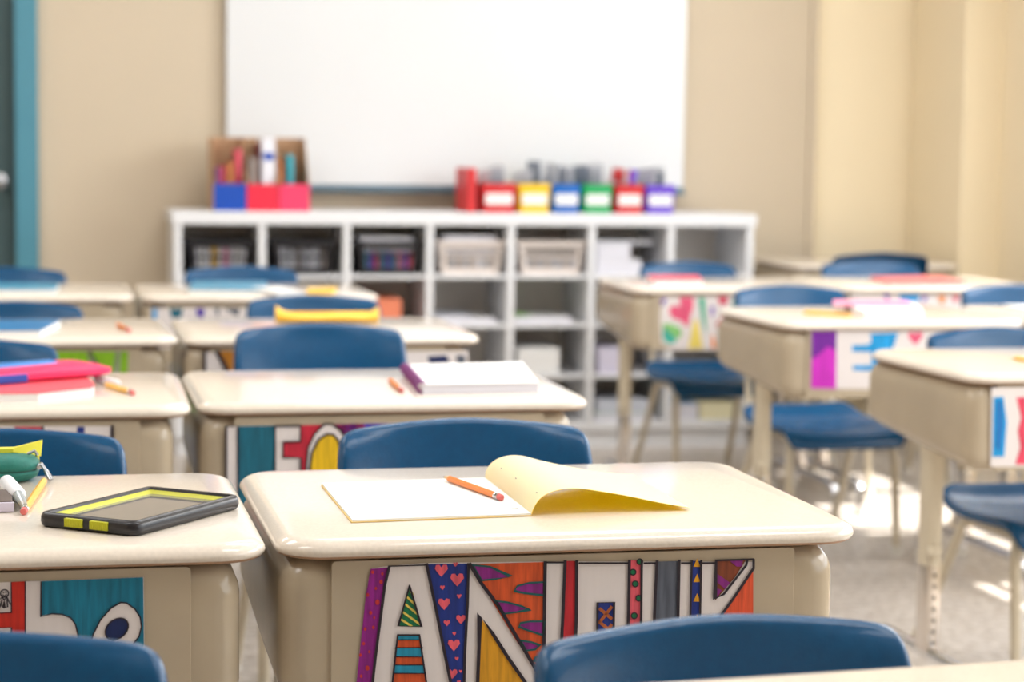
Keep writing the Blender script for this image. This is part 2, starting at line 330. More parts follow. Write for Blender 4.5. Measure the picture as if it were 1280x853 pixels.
# ------------------------------------------------------------------ chair (faces -y)
def chair_parts(root):
    seat = [(-.195, .300, .150), (-.192, .314, .156), (-.180, .324, .160), (-.15, .328, .163), (-.10, .324, .165), (-.04, .320, .166), (.03, .319, .166), (.09, .323, .163), (.125, .331, .160), (.150, .343, .153), (.163, .353, .142), (.168, .358, .126)]
    back = [(.1975, .446, .128), (.1985, .450, .140), (.200, .457, .147), (.2035, .475, .1515), (.209, .51, .156), (.2175, .56, .1585), (.227, .605, .1575), (.235, .632, .1560), (.2395, .6465, .1545), (.2415, .6535, .1525), (.243, .6582, .149), (.244, .6610, .1430)]
    N = 14
    def surf(prof, is_back):
        rows = []
        for j, (y, z, w) in enumerate(prof):
            r = []
            for q in range(N + 1):
                u = -1 + 2 * q / N; x = w * u
                if is_back:
                    f = j / (len(prof) - 1); yy = y - (.006 + .022 * math.sin(math.pi * min(1, f * .8 + .1))) * abs(u) ** 2.2; zz = z + (.0115 * (1 - abs(u) ** 1.5)) * f ** 3
                else:
                    f = j / (len(prof) - 1); yy = y + (.012 * u * u if j < 3 else 0) - .006 * f * f * abs(u) ** 2.2; zz = z + .016 * abs(u) ** 2.5 * min(1, j / 3) * (1 - .75 * f * f)
                r.append(Vector((x, yy, zz)))
            rows.append(r)
        return rows
    for prof, isb, nm in ((back, True, 'backrest'), (seat, False, 'seat')):
        rows = surf(prof, isb)
        n = len(rows)
        b = MB(); V = b.grid(rows)
        # rim rolled away from the sitter all round
        path = [(i, 0) for i in range(n)] + [(n - 1, q) for q in range(1, N)] + [(i, N) for i in range(n - 1, -1, -1)] + [(0, q) for q in range(N - 1, 0, -1)]; NP = len(path)
        away = (lambda p: Vector((0, .97, -.22))) if isb else (lambda p: Vector((0, .05, -1)))
        def outw(k):
            a = rows[path[k - 1][0]][path[k - 1][1]]; d = rows[path[(k + 1) % NP][0]][path[(k + 1) % NP][1]]
            t = (d - a).normalized(); o = t.cross(away(0)); p = rows[path[k][0]][path[k][1]]
            mid = Vector((0, p.y, .555)) if isb else Vector((0, -.02, p.z))
            return (o if o.dot(p - mid) > 0 else -o).normalized()
        prev = [V[i][j] for i, j in path]
        for out, dep in ((.0028, .0006), (.0062, .004), (.0080, .009), (.0078, .017), (.0070, .026)):
            cur = [b.bm.verts.new(rows[i][j] + outw(k) * out + away(0) * (dep if isb else dep * .6)) for k, (i, j) in enumerate(path)]
            for k in range(NP): b.bm.faces.new((prev[k], prev[(k + 1) % NP], cur[(k + 1) % NP], cur[k]))
            prev = cur
        for f in b.bm.faces: f.normal_update()
        b.build(nm, 'chair_blue', root, smooth=60, mods=(('SOLIDIFY', dict(thickness=.003, offset=0)), ('SUBSURF', dict(levels=1, render_levels=1))))
    for sx in (-1, 1):
        b = MB(); b.tube(smooth_path([(sx * .150, -.175, .006), (sx * .149, -.165, .13), (sx * .147, -.152, .25), (sx * .140, -.140, .289), (sx * .125, -.105, .302)], 5), .0105, n=12); lf = b.build('leg', 'leg_beige', root, smooth=True)
        b = MB(); b.tube(smooth_path([(sx * .125, .06, .302), (sx * .138, .092, .290), (sx * .143, .108, .255), (sx * .152, .19, .115), (sx * .160, .262, .006)], 5), .0105, n=12); lr = b.build('leg', 'leg_beige', root, smooth=True)
        for x, y, lg in ((.150, -.175, lf), (.160, .262, lr)): b = MB(); b.tube([(sx * x, y, 0), (sx * x, y, .006), (sx * x, y, .022)], [.013, .0145, .0125], n=14); b.build('glide', 'glide_white', lg, smooth=True)
    b = MB()
    for sx in (-1, 1): b.tube([(sx * .125, -.107, .302), (sx * .125, .062, .302)], .0105, n=12)
    b.tube([(-.125, -.09, .300), (.125, -.09, .300)], .009, n=10); b.tube([(-.125, .05, .300), (.125, .05, .300)], .009, n=10)
    for sx in (-1, 1): b.tube(smooth_path([(sx * .12, .05, .300), (sx * .122, .14, .306), (sx * .122, .205, .35), (sx * .120, .226, .43), (sx * .112, .236, .54)], 5), .008, n=10)
    b.build('seat_frame', 'leg_beige', root, smooth=True)
CHAIRS = [ # back-top x, y, scale, turn, label
    (.521, 2.653, 1.008, .0, 'blue plastic chair behind the desk with the open yellow notebook'),
    (.509, 4.061, 1.012, .01, 'blue plastic chair behind the LEO desk, in front of the yellow pouch'),
    (.619, 5.051, .988, .0, 'blue plastic chair just behind the yellow pouch'),
    (.537, 6.105, .998, .0, 'blue plastic chair in front of the left end of the cubby shelf'),
    (1.957, 5.398, .984, .04, 'blue plastic chair behind the desk with the letter E sign'),
    (2.008, 6.50, .986, .0, 'blue plastic chair behind the desk with the thin red book, its seat showing below'),
    (1.929, 4.048, .99, .03, 'blue plastic chair under the nearest right desk, bright seat above beige legs'),
    (2.562, 5.268, .999, .0, 'blue plastic chair at the right edge, below the sunlit desktop'),
    (2.552, 6.30, 1.008, .0, 'light blue chair behind the desk with the coral folder, in front of a darker chair'),
    (.524, 1.59, .975, .085, 'large blue chair back at the bottom, in front of the ANOUK sign'),
    (-.077, 1.60, .985, -.03, 'large blue chair back at the lower left corner of the picture'),
    (-.067, 2.775, .977, .0, 'blue plastic chair behind the desk with the tablet, by the green pencil case'),
    (-.150, 3.96, .988, .0, 'blue plastic chair behind the pink and blue pouch'),
    (-.087, 4.99, .975, .0, 'blue plastic chair behind the desk with the bright green sign'),
    (-.118, 6.15, .988, .0, 'blue plastic chair farthest left, in front of the tan wall by the door'),
    (2.69, 6.52, 1.03, math.pi, 'dark blue chair with its back turned, against the desk in the far right corner')]
protoc = None
for x, y, s, rot, lab in CHAIRS:
    if protoc is None:
        protoc = t = thing('school_chair', lab, 'chair', (0, 0, 0), rot, 'blue school chairs'); chair_parts(t)
    else:
        t = copy_tree(protoc); t['label'] = lab
    off = Vector((0, .246 * s, 0)); off.rotate(Matrix.Rotation(rot, 3, 'Z'))
    t.location = (x - off.x, y - off.y, 0); t.rotation_euler = (0, 0, rot); t.scale = (s, s, s)
    if rot > 3: t.location = (x, y + .246 * s, 0)

# ------------------------------------------------------------------ hand-drawn name signs
SIGNS={
'anouk':[
('p','white',[(-0.2123,0.6168),(-0.1936,0.6191),(-0.1545,0.6207),(-0.0356,0.6185),(0.189,0.6112),(0.1929,0.4565),(-0.2282,0.4762),(-0.2228,0.5315)]),
('p','magenta',[(-0.2123,0.6168),(-0.1948,0.6175),(-0.2002,0.5801),(-0.2064,0.5308),(-0.2126,0.4755),(-0.2282,0.4762),(-0.2228,0.5315),(-0.2167,0.5906)]),
('p','red',[(-0.2088,0.6134),(-0.2092,0.612),(-0.2103,0.6115),(-0.2113,0.6121),(-0.2118,0.6135),(-0.2113,0.6148),(-0.2103,0.6153),(-0.2093,0.6147)],2),
('p','red',[(-0.1999,0.6032),(-0.2004,0.6016),(-0.2017,0.6009),(-0.203,0.6016),(-0.2035,0.6033),(-0.203,0.605),(-0.2017,0.6056),(-0.2004,0.6049)],2),
('p','red',[(-0.2134,0.5905),(-0.2139,0.589),(-0.215,0.5884),(-0.2162,0.5891),(-0.2167,0.5906),(-0.2162,0.5921),(-0.215,0.5927),(-0.2139,0.592)],2),
('p','red',[(-0.2029,0.5827),(-0.2035,0.5806),(-0.2051,0.5798),(-0.2068,0.5807),(-0.2075,0.5829),(-0.2068,0.585),(-0.2052,0.5858),(-0.2035,0.5849)],2),
('p','red',[(-0.2103,0.5723),(-0.2108,0.5708),(-0.2119,0.5702),(-0.2131,0.5708),(-0.2136,0.5724),(-0.2131,0.5739),(-0.212,0.5745),(-0.2108,0.5738)],2),
('p','red',[(-0.2158,0.556),(-0.2162,0.5546),(-0.2172,0.5541),(-0.2183,0.5547),(-0.2187,0.5561),(-0.2183,0.5574),(-0.2173,0.558),(-0.2162,0.5573)],2),
('p','red',[(-0.2076,0.5573),(-0.208,0.556),(-0.2091,0.5554),(-0.2101,0.556),(-0.2105,0.5574),(-0.2101,0.5588),(-0.2091,0.5593),(-0.208,0.5587)],2),
('p','red',[(-0.2173,0.5412),(-0.2177,0.5398),(-0.2188,0.5393),(-0.2198,0.5399),(-0.2203,0.5413),(-0.2198,0.5426),(-0.2188,0.5432),(-0.2178,0.5425)],2),
('p','red',[(-0.2117,0.5327),(-0.2121,0.5315),(-0.213,0.531),(-0.2139,0.5315),(-0.2143,0.5328),(-0.2139,0.534),(-0.213,0.5344),(-0.2121,0.5339)],2),
('p','red',[(-0.2205,0.5297),(-0.2209,0.5284),(-0.222,0.5278),(-0.223,0.5285),(-0.2235,0.5298),(-0.223,0.5312),(-0.222,0.5317),(-0.221,0.5311)],2),
('p','red',[(-0.2127,0.5162),(-0.2133,0.5142),(-0.2148,0.5134),(-0.2164,0.5143),(-0.217,0.5163),(-0.2164,0.5183),(-0.2149,0.519),(-0.2134,0.5182)],2),
('p','red',[(-0.2196,0.5082),(-0.22,0.5068),(-0.221,0.5063),(-0.2221,0.5069),(-0.2225,0.5083),(-0.2221,0.5096),(-0.221,0.5102),(-0.22,0.5095)],2),
('p','red',[(-0.1991,0.6114),(-0.1995,0.6102),(-0.2004,0.6097),(-0.2014,0.6103),(-0.2018,0.6115),(-0.2014,0.6127),(-0.2005,0.6132),(-0.1995,0.6126)],2),
('p','red',[(-0.2056,0.5968),(-0.206,0.5956),(-0.2069,0.5951),(-0.2078,0.5957),(-0.2082,0.5969),(-0.2078,0.5981),(-0.2069,0.5986),(-0.206,0.598)],2),
('p','red',[(-0.2072,0.5672),(-0.2075,0.5661),(-0.2083,0.5657),(-0.2091,0.5662),(-0.2095,0.5673),(-0.2091,0.5683),(-0.2083,0.5687),(-0.2075,0.5683)],2),
('p','red',[(-0.222,0.4983),(-0.2224,0.497),(-0.2234,0.4964),(-0.2245,0.4971),(-0.2249,0.4984),(-0.2245,0.4998),(-0.2234,0.5003),(-0.2224,0.4997)],2),
('p','red',[(-0.2144,0.4913),(-0.2148,0.4898),(-0.216,0.4893),(-0.2172,0.4899),(-0.2176,0.4915),(-0.2172,0.493),(-0.216,0.4936),(-0.2149,0.4929)],2),
('p','navy',[(-0.1558,0.6196),(-0.1129,0.6189),(-0.1138,0.5771),(-0.1161,0.5271),(-0.1163,0.471),(-0.1247,0.4714),(-0.1303,0.4984),(-0.1387,0.5414),(-0.1457,0.5732)]),
('p','pink',[(-0.1406,0.6065),(-0.1446,0.611),(-0.1473,0.615),(-0.146,0.6186),(-0.1427,0.6188),(-0.1407,0.6161),(-0.1384,0.619),(-0.135,0.6183),(-0.134,0.6143),(-0.137,0.6104)],2),
('p','pink',[(-0.1243,0.5962),(-0.1286,0.6009),(-0.1314,0.6052),(-0.1301,0.6089),(-0.1266,0.6092),(-0.1244,0.6063),(-0.122,0.6094),(-0.1185,0.6086),(-0.1174,0.6044),(-0.1205,0.6003)],2),
('p','pink',[(-0.1262,0.6162),(-0.1277,0.6178),(-0.1287,0.6194),(-0.1283,0.6207),(-0.127,0.6208),(-0.1263,0.6198),(-0.1254,0.6209),(-0.1241,0.6206),(-0.1238,0.6191),(-0.1249,0.6176)],2),
('p','pink',[(-0.1393,0.5929),(-0.1408,0.5946),(-0.1418,0.5961),(-0.1413,0.5974),(-0.1401,0.5975),(-0.1393,0.5965),(-0.1384,0.5976),(-0.1372,0.5973),(-0.1368,0.5958),(-0.1379,0.5943)],2),
('p','pink',[(-0.122,0.5835),(-0.1236,0.5852),(-0.1246,0.5867),(-0.1241,0.5881),(-0.1228,0.5881),(-0.1221,0.5871),(-0.1212,0.5882),(-0.12,0.5879),(-0.1196,0.5864),(-0.1207,0.585)],2),
('p','pink',[(-0.1374,0.5724),(-0.1412,0.5767),(-0.1438,0.5805),(-0.1426,0.584),(-0.1394,0.5842),(-0.1375,0.5816),(-0.1353,0.5843),(-0.1321,0.5836),(-0.1312,0.5798),(-0.134,0.5761)],2),
('p','pink',[(-0.1201,0.5573),(-0.1231,0.5607),(-0.1252,0.5637),(-0.1242,0.5665),(-0.1217,0.5666),(-0.1202,0.5646),(-0.1184,0.5667),(-0.1159,0.5661),(-0.1151,0.5631),(-0.1174,0.5602)],2),
('p','pink',[(-0.1344,0.5558),(-0.1364,0.5581),(-0.1378,0.5601),(-0.1371,0.5619),(-0.1355,0.562),(-0.1345,0.5607),(-0.1333,0.5621),(-0.1316,0.5617),(-0.1311,0.5597),(-0.1326,0.5578)],2),
('p','pink',[(-0.1266,0.5459),(-0.1278,0.5472),(-0.1287,0.5485),(-0.1283,0.5496),(-0.1273,0.5496),(-0.1267,0.5488),(-0.126,0.5497),(-0.125,0.5494),(-0.1247,0.5482),(-0.1255,0.547)],2),
('p','pink',[(-0.127,0.5299),(-0.1308,0.5342),(-0.1334,0.5381),(-0.1322,0.5415),(-0.129,0.5417),(-0.1271,0.5391),(-0.1249,0.5418),(-0.1217,0.5411),(-0.1207,0.5372),(-0.1235,0.5336)],2),
('p','pink',[(-0.1238,0.5201),(-0.1251,0.5214),(-0.1259,0.5227),(-0.1255,0.5237),(-0.1245,0.5238),(-0.1239,0.523),(-0.1232,0.5239),(-0.1222,0.5236),(-0.1219,0.5224),(-0.1228,0.5212)],2),
('p','pink',[(-0.1283,0.5014),(-0.1316,0.505),(-0.1337,0.5083),(-0.1327,0.5112),(-0.13,0.5113),(-0.1284,0.5091),(-0.1266,0.5115),(-0.1239,0.5108),(-0.123,0.5076),(-0.1254,0.5044)],2),
('p','pink',[(-0.1197,0.5072),(-0.1207,0.5083),(-0.1214,0.5093),(-0.1211,0.5103),(-0.1202,0.5103),(-0.1197,0.5096),(-0.1191,0.5103),(-0.1183,0.5101),(-0.118,0.5091),(-0.1188,0.5081)],2),
('p','pink',[(-0.1216,0.496),(-0.1228,0.4974),(-0.1236,0.4986),(-0.1232,0.4997),(-0.1222,0.4998),(-0.1216,0.499),(-0.1209,0.4998),(-0.1199,0.4996),(-0.1196,0.4984),(-0.1205,0.4972)],2),
('p','green',[(-0.1729,0.599),(-0.1605,0.5563),(-0.1839,0.5581)]),
('s','yellow',[(-0.1715,0.5932),(-0.1694,0.589)],0.00212,2),
('s','yellow',[(-0.1756,0.5875),(-0.167,0.579)],0.00213,2),
('s','yellow',[(-0.1772,0.5801),(-0.1642,0.5689)],0.00213,2),
('s','yellow',[(-0.1796,0.572),(-0.1621,0.5589)],0.00213,2),
('s','yellow',[(-0.182,0.5649),(-0.1704,0.5572)],0.00213,2),
('p','orange',[(-0.1845,0.5485),(-0.1624,0.5473),(-0.155,0.4995),(-0.1517,0.4726),(-0.1912,0.4745),(-0.1894,0.501)]),
('p','cyan',[(-0.1847,0.5485),(-0.162,0.5471),(-0.1612,0.5429),(-0.1855,0.5444)],2),
('s','ink',[(-0.1853,0.5439),(-0.1613,0.5429)],0.00118,2),
('p','cyan',[(-0.1864,0.5358),(-0.1593,0.5342),(-0.1584,0.5255),(-0.1872,0.5272)],2),
('s','ink',[(-0.187,0.5267),(-0.1585,0.5255)],0.00118,2),
('s','ink',[(-0.1867,0.5358),(-0.1589,0.5347)],0.00118,2),
('p','cyan',[(-0.1879,0.5181),(-0.1573,0.5163),(-0.1564,0.5084),(-0.1887,0.5103)],2),
('s','ink',[(-0.1885,0.5098),(-0.1565,0.5084)],0.00119,2),
('s','ink',[(-0.1882,0.5181),(-0.157,0.5168)],0.00119,2),
('p','cyan',[(-0.1894,0.4969),(-0.1536,0.4948),(-0.1527,0.4869),(-0.1901,0.4891)],2),
('s','ink',[(-0.19,0.4886),(-0.1529,0.4869)],0.00119,2),
('s','ink',[(-0.1897,0.4969),(-0.1533,0.4953)],0.00119,2),
('p','orange',[(-0.1088,0.6184),(-0.0336,0.6181),(-0.0331,0.5068),(-0.0346,0.4968),(-0.039,0.5037),(-0.065,0.5418),(-0.0891,0.5812)]),
('p','violet',[(-0.1087,0.6176),(-0.0912,0.6154),(-0.0692,0.6047),(-0.086,0.6024),(-0.0994,0.6015)],2),
('s','teal_ink',[(-0.1087,0.6176),(-0.0912,0.6154),(-0.0692,0.6047),(-0.086,0.6024),(-0.0994,0.6015),(-0.1087,0.6176)],0.0019,3),
('p','violet',[(-0.0339,0.5977),(-0.0505,0.5974),(-0.0623,0.5945),(-0.0653,0.5895),(-0.0555,0.587),(-0.0348,0.584)],2),
('s','teal_ink',[(-0.0339,0.5977),(-0.0505,0.5974),(-0.0623,0.5945),(-0.0653,0.5895),(-0.0555,0.587),(-0.0348,0.584),(-0.0339,0.5977)],0.00191,3),
('p','violet',[(-0.0857,0.5802),(-0.0722,0.5781),(-0.057,0.5734),(-0.0484,0.57),(-0.0619,0.5677),(-0.0754,0.5665)],2),
('s','teal_ink',[(-0.0857,0.5802),(-0.0722,0.5781),(-0.057,0.5734),(-0.0484,0.57),(-0.0619,0.5677),(-0.0754,0.5665),(-0.0857,0.5802)],0.00191,3),
('p','violet',[(-0.0333,0.5571),(-0.0483,0.5576),(-0.0584,0.5563),(-0.06,0.5525),(-0.0515,0.5488),(-0.0345,0.5426)],2),
('s','teal_ink',[(-0.0333,0.5571),(-0.0483,0.5576),(-0.0584,0.5563),(-0.06,0.5525),(-0.0515,0.5488),(-0.0345,0.5426),(-0.0333,0.5571)],0.00192,3),
('p','violet',[(-0.0582,0.5382),(-0.0463,0.536),(-0.0377,0.5323),(-0.0428,0.5283),(-0.0521,0.5275)],2),
('s','teal_ink',[(-0.0582,0.5382),(-0.0463,0.536),(-0.0377,0.5323),(-0.0428,0.5283),(-0.0521,0.5275),(-0.0582,0.5382)],0.00191,3),
('p','violet',[(-0.0333,0.522),(-0.0426,0.5199),(-0.0443,0.5174),(-0.034,0.5136)],2),
('s','teal_ink',[(-0.0333,0.522),(-0.0426,0.5199),(-0.0443,0.5174),(-0.034,0.5136),(-0.0333,0.522)],0.00192,3),
('p','gold',[(-0.1006,0.5649),(-0.0852,0.5426),(-0.0697,0.5185),(-0.0525,0.4945),(-0.0385,0.4673),(-0.1045,0.4704),(-0.1028,0.4972),(-0.1019,0.5332)]),
('s','ink',[(-0.1936,0.6191),(-0.1558,0.6191)],0.00142,3),
('s','ink',[(-0.1936,0.6186),(-0.1979,0.5998),(-0.2064,0.5308),(-0.2123,0.4755)],0.00283,3),
('s','ink',[(-0.1558,0.6199),(-0.1457,0.5732),(-0.1378,0.5347),(-0.1296,0.4959),(-0.1247,0.4714)],0.0031,3),
('s','ink',[(-0.1129,0.6189),(-0.1135,0.5771),(-0.1157,0.5271),(-0.1163,0.471)],0.00286,3),
('s','ink',[(-0.1729,0.599),(-0.1605,0.5563),(-0.1839,0.5581),(-0.1729,0.599)],0.00165,3),
('s','ink',[(-0.1845,0.5485),(-0.1894,0.501),(-0.1912,0.4745)],0.00189,3),
('s','ink',[(-0.1624,0.5476),(-0.155,0.4995),(-0.1517,0.4726)],0.0019,3),
('s','ink',[(-0.1845,0.5488),(-0.1624,0.5479)],0.00189,3),
('s','ink',[(-0.1116,0.6185),(-0.0993,0.5982),(-0.0823,0.5759),(-0.065,0.5468),(-0.0477,0.5176),(-0.0355,0.4968),(-0.0198,0.4724)],0.00361,3),
('s','ink',[(-0.1028,0.4703),(-0.1011,0.5332),(-0.1009,0.5658),(-0.0869,0.546),(-0.0715,0.5219),(-0.0525,0.4945),(-0.0385,0.4673)],0.00361,3),
('s','ink',[(-0.0336,0.6181),(-0.0336,0.5406),(-0.0334,0.473)],0.00361,3),
('s','ink',[(-0.0332,0.6179),(-0.0135,0.6172)],0.00192,3),
('p','scarlet',[(-0.0128,0.6186),(-0.0006,0.6182),(-0.0001,0.5265),(-0.0145,0.5271)],1),
('s','ink',[(-0.0128,0.6186),(-0.0143,0.5608),(-0.0155,0.5271)],0.00337,3),
('s','ink',[(-0.0006,0.6182),(0.0,0.5603),(-0.0008,0.5266)],0.00337,3),
('s','ink',[(0.0019,0.6161),(0.0534,0.6145)],0.00193,3),
('p','navy',[(0.0221,0.5743),(0.0396,0.5741),(0.0398,0.5249),(0.0212,0.5257)],1),
('s','rust',[(0.0249,0.5678),(0.0372,0.5572)],0.00338,2),
('s','rust',[(0.037,0.5691),(0.0252,0.5543)],0.00338,2),
('s','rust',[(0.0242,0.5543),(0.0374,0.5437)],0.00338,2),
('s','rust',[(0.0373,0.5505),(0.0245,0.534)],0.00338,2),
('s','rust',[(0.0254,0.5407),(0.0377,0.5284)],0.00338,2),
('s','ink',[(0.0222,0.5256),(0.0221,0.5743),(0.0396,0.5741),(0.0398,0.5249)],0.00193,3),
('p','pink',[(0.0551,0.6171),(0.0682,0.6167),(0.069,0.5237),(0.0544,0.5243)],1),
('p','green',[(0.0622,0.6048),(0.0618,0.6032),(0.0607,0.6022),(0.0591,0.6018),(0.0576,0.6023),(0.0564,0.6034),(0.056,0.605),(0.0564,0.6065),(0.0575,0.6075),(0.059,0.6079),(0.0606,0.6074),(0.0618,0.6063)],2),
('s','ink',[(0.0622,0.6048),(0.0618,0.6032),(0.0607,0.6022),(0.0591,0.6018),(0.0576,0.6023),(0.0564,0.6034),(0.056,0.605),(0.0564,0.6065),(0.0575,0.6075),(0.059,0.6079),(0.0606,0.6074),(0.0618,0.6063),(0.0622,0.6048)],0.00121,3),
('p','green',[(0.0649,0.5925),(0.0645,0.591),(0.0634,0.5899),(0.0618,0.5895),(0.0602,0.59),(0.0591,0.5912),(0.0586,0.5927),(0.059,0.5942),(0.0601,0.5953),(0.0617,0.5956),(0.0633,0.5952),(0.0644,0.594)],2),
('s','ink',[(0.0649,0.5925),(0.0645,0.591),(0.0634,0.5899),(0.0618,0.5895),(0.0602,0.59),(0.0591,0.5912),(0.0586,0.5927),(0.059,0.5942),(0.0601,0.5953),(0.0617,0.5956),(0.0633,0.5952),(0.0644,0.594),(0.0649,0.5925)],0.00121,3),
('p','green',[(0.069,0.5774),(0.0686,0.5759),(0.0675,0.5748),(0.0659,0.5745),(0.0643,0.575),(0.0632,0.5761),(0.0627,0.5777),(0.0631,0.5792),(0.0642,0.5802),(0.0658,0.5806),(0.0674,0.5801),(0.0685,0.579)],2),
('s','ink',[(0.069,0.5774),(0.0686,0.5759),(0.0675,0.5748),(0.0659,0.5745),(0.0643,0.575),(0.0632,0.5761),(0.0627,0.5777),(0.0631,0.5792),(0.0642,0.5802),(0.0658,0.5806),(0.0674,0.5801),(0.0685,0.579),(0.069,0.5774)],0.00121,3),
('p','green',[(0.0645,0.5593),(0.0641,0.5578),(0.063,0.5567),(0.0614,0.5563),(0.0598,0.5568),(0.0587,0.558),(0.0582,0.5595),(0.0586,0.561),(0.0597,0.5621),(0.0613,0.5624),(0.0629,0.562),(0.064,0.5608)],2),
('s','ink',[(0.0645,0.5593),(0.0641,0.5578),(0.063,0.5567),(0.0614,0.5563),(0.0598,0.5568),(0.0587,0.558),(0.0582,0.5595),(0.0586,0.561),(0.0597,0.5621),(0.0613,0.5624),(0.0629,0.562),(0.064,0.5608),(0.0645,0.5593)],0.00121,3),
('p','green',[(0.0634,0.541),(0.063,0.5395),(0.0619,0.5384),(0.0604,0.538),(0.0588,0.5385),(0.0576,0.5397),(0.0572,0.5412),(0.0576,0.5427),(0.0587,0.5438),(0.0603,0.5441),(0.0618,0.5437),(0.063,0.5425)],2),
('s','ink',[(0.0634,0.541),(0.063,0.5395),(0.0619,0.5384),(0.0604,0.538),(0.0588,0.5385),(0.0576,0.5397),(0.0572,0.5412),(0.0576,0.5427),(0.0587,0.5438),(0.0603,0.5441),(0.0618,0.5437),(0.063,0.5425),(0.0634,0.541)],0.00121,3),
('p','green',[(0.0693,0.6153),(0.0689,0.6138),(0.0678,0.6128),(0.0662,0.6124),(0.0646,0.6129),(0.0635,0.614),(0.063,0.6155),(0.0634,0.617),(0.0645,0.6181),(0.0661,0.6185),(0.0677,0.618),(0.0688,0.6169)],2),
('s','ink',[(0.0693,0.6153),(0.0689,0.6138),(0.0678,0.6128),(0.0662,0.6124),(0.0646,0.6129),(0.0635,0.614),(0.063,0.6155),(0.0634,0.617),(0.0645,0.6181),(0.0661,0.6185),(0.0677,0.618),(0.0688,0.6169),(0.0693,0.6153)],0.00121,3),
('s','ink',[(0.0551,0.6171),(0.0551,0.5243)],0.00315,3),
('s','ink',[(0.0682,0.6167),(0.069,0.5237)],0.00267,3),
('s','ink',[(0.0707,0.6139),(0.0828,0.6136)],0.00194,3),
('p','slate',[(0.0845,0.6149),(0.1072,0.6148),(0.1074,0.5222),(0.0822,0.5232)],1),
('s','ink',[(0.0845,0.6155),(0.0834,0.5844),(0.0822,0.5232)],0.00316,3),
('s','ink',[(0.1082,0.6155),(0.1084,0.5221)],0.00317,3),
('s','ink',[(0.1107,0.6127),(0.1212,0.6124)],0.00194,3),
('p','navy',[(0.1222,0.6144),(0.1317,0.6141),(0.132,0.5212),(0.1221,0.5216)],1),
('p','gold',[(0.1237,0.6082),(0.1277,0.6169),(0.1314,0.608)],2),
('p','gold',[(0.1241,0.5922),(0.1281,0.6009),(0.1318,0.592)],2),
('p','gold',[(0.1245,0.5717),(0.1285,0.5805),(0.1323,0.5715)],2),
('p','gold',[(0.125,0.5495),(0.129,0.5583),(0.1328,0.5492)],2),
('s','ink',[(0.1218,0.6151),(0.1214,0.5216)],0.00244,3),
('s','ink',[(0.132,0.6148),(0.132,0.5212)],0.00244,3),
('s','ink',[(0.1335,0.612),(0.1475,0.6116)],0.00195,3),
('p','brown',[(0.1475,0.6143),(0.181,0.6139),(0.1691,0.5952),(0.1484,0.5719)],1),
('p','violet',[(0.1485,0.601),(0.1639,0.5902),(0.1587,0.5835),(0.1487,0.5924)],2),
('p','violet',[(0.1633,0.6131),(0.1775,0.6134),(0.1759,0.6069),(0.1705,0.6071)],2),
('p','violet',[(0.1488,0.5856),(0.1552,0.5826),(0.1491,0.5736)],2),
('p','vermilion',[(0.1891,0.6014),(0.1912,0.5188),(0.1426,0.5208),(0.1421,0.5413)],1),
('s','ink',[(0.1482,0.6143),(0.1477,0.5737),(0.1571,0.5785),(0.1811,0.6085),(0.1821,0.6139)],0.00244,3),
('s','ink',[(0.1421,0.5396),(0.1661,0.5713),(0.189,0.6048),(0.1888,0.6137)],0.00293,3),
('s','ink',[(0.1475,0.6143),(0.1888,0.6144)],0.00196,3),
],
'leo':[
('p','white',[(-0.266,0.6118),(-0.152,0.6114),(-0.068,0.6123),(0.206,0.6114),(0.2084,0.4382),(-0.266,0.4513)]),
('p','teal',[(-0.2468,0.6114),(-0.1909,0.6113),(-0.1905,0.4492),(-0.2447,0.4507)]),
('p','crimson',[(-0.152,0.6114),(-0.068,0.6123),(-0.0545,0.6121),(-0.0534,0.4455),(-0.1514,0.4482),(-0.1519,0.5616),(-0.1784,0.5631),(-0.1785,0.5866),(-0.1519,0.5869)]),
('p','indigo',[(-0.1025,0.6118),(-0.0545,0.6121),(-0.0063,0.6113),(-0.0058,0.551),(-0.0677,0.5715)]),
('p','white',[(-0.1438,0.4479),(-0.1442,0.5461),(-0.1405,0.5768),(-0.1311,0.5977),(-0.1159,0.6127),(-0.1044,0.6126),(-0.091,0.6027),(-0.0813,0.5853),(-0.0734,0.5562),(-0.0728,0.446)],2),
('p','gold2',[(-0.1391,0.4575),(-0.1381,0.5422),(-0.1347,0.569),(-0.1253,0.588),(-0.112,0.5973),(-0.1024,0.5962),(-0.0947,0.5874),(-0.0908,0.5681),(-0.0868,0.5449),(-0.0863,0.4561)],3),
('p','crimson',[(-0.0063,0.6113),(0.206,0.6114),(0.2084,0.4382),(-0.0049,0.4441)]),
('s','ink',[(-0.2647,0.6117),(-0.2647,0.4513)],0.00384,4),
('s','ink',[(-0.266,0.6118),(-0.2468,0.6114),(-0.2466,0.4508)],0.00247,4),
('s','ink',[(-0.1909,0.6113),(-0.1905,0.4492)],0.00248,4),
('s','ink',[(-0.1909,0.6109),(-0.1524,0.611),(-0.1523,0.5866),(-0.1781,0.5863),(-0.1784,0.5629),(-0.1518,0.5613),(-0.1514,0.4482)],0.00276,4),
('s','ink',[(-0.1441,0.5154),(-0.1432,0.55),(-0.1405,0.5768),(-0.1311,0.5977),(-0.1159,0.6127),(-0.1044,0.6126),(-0.091,0.6027),(-0.0813,0.5853),(-0.0734,0.5562)],0.00277,4),
('s','ink',[(-0.1381,0.4574),(-0.1381,0.5422),(-0.1347,0.569),(-0.1253,0.588),(-0.112,0.5973),(-0.1024,0.5962),(-0.0947,0.5874),(-0.0908,0.5681),(-0.0868,0.5449),(-0.0863,0.4561)],0.00333,4),
],
'ho':[
('p','white',[(-0.0517,0.6154),(0.0136,0.6155),(0.0467,0.6156),(0.1828,0.6164),(0.1833,0.5159),(-0.053,0.5191)]),
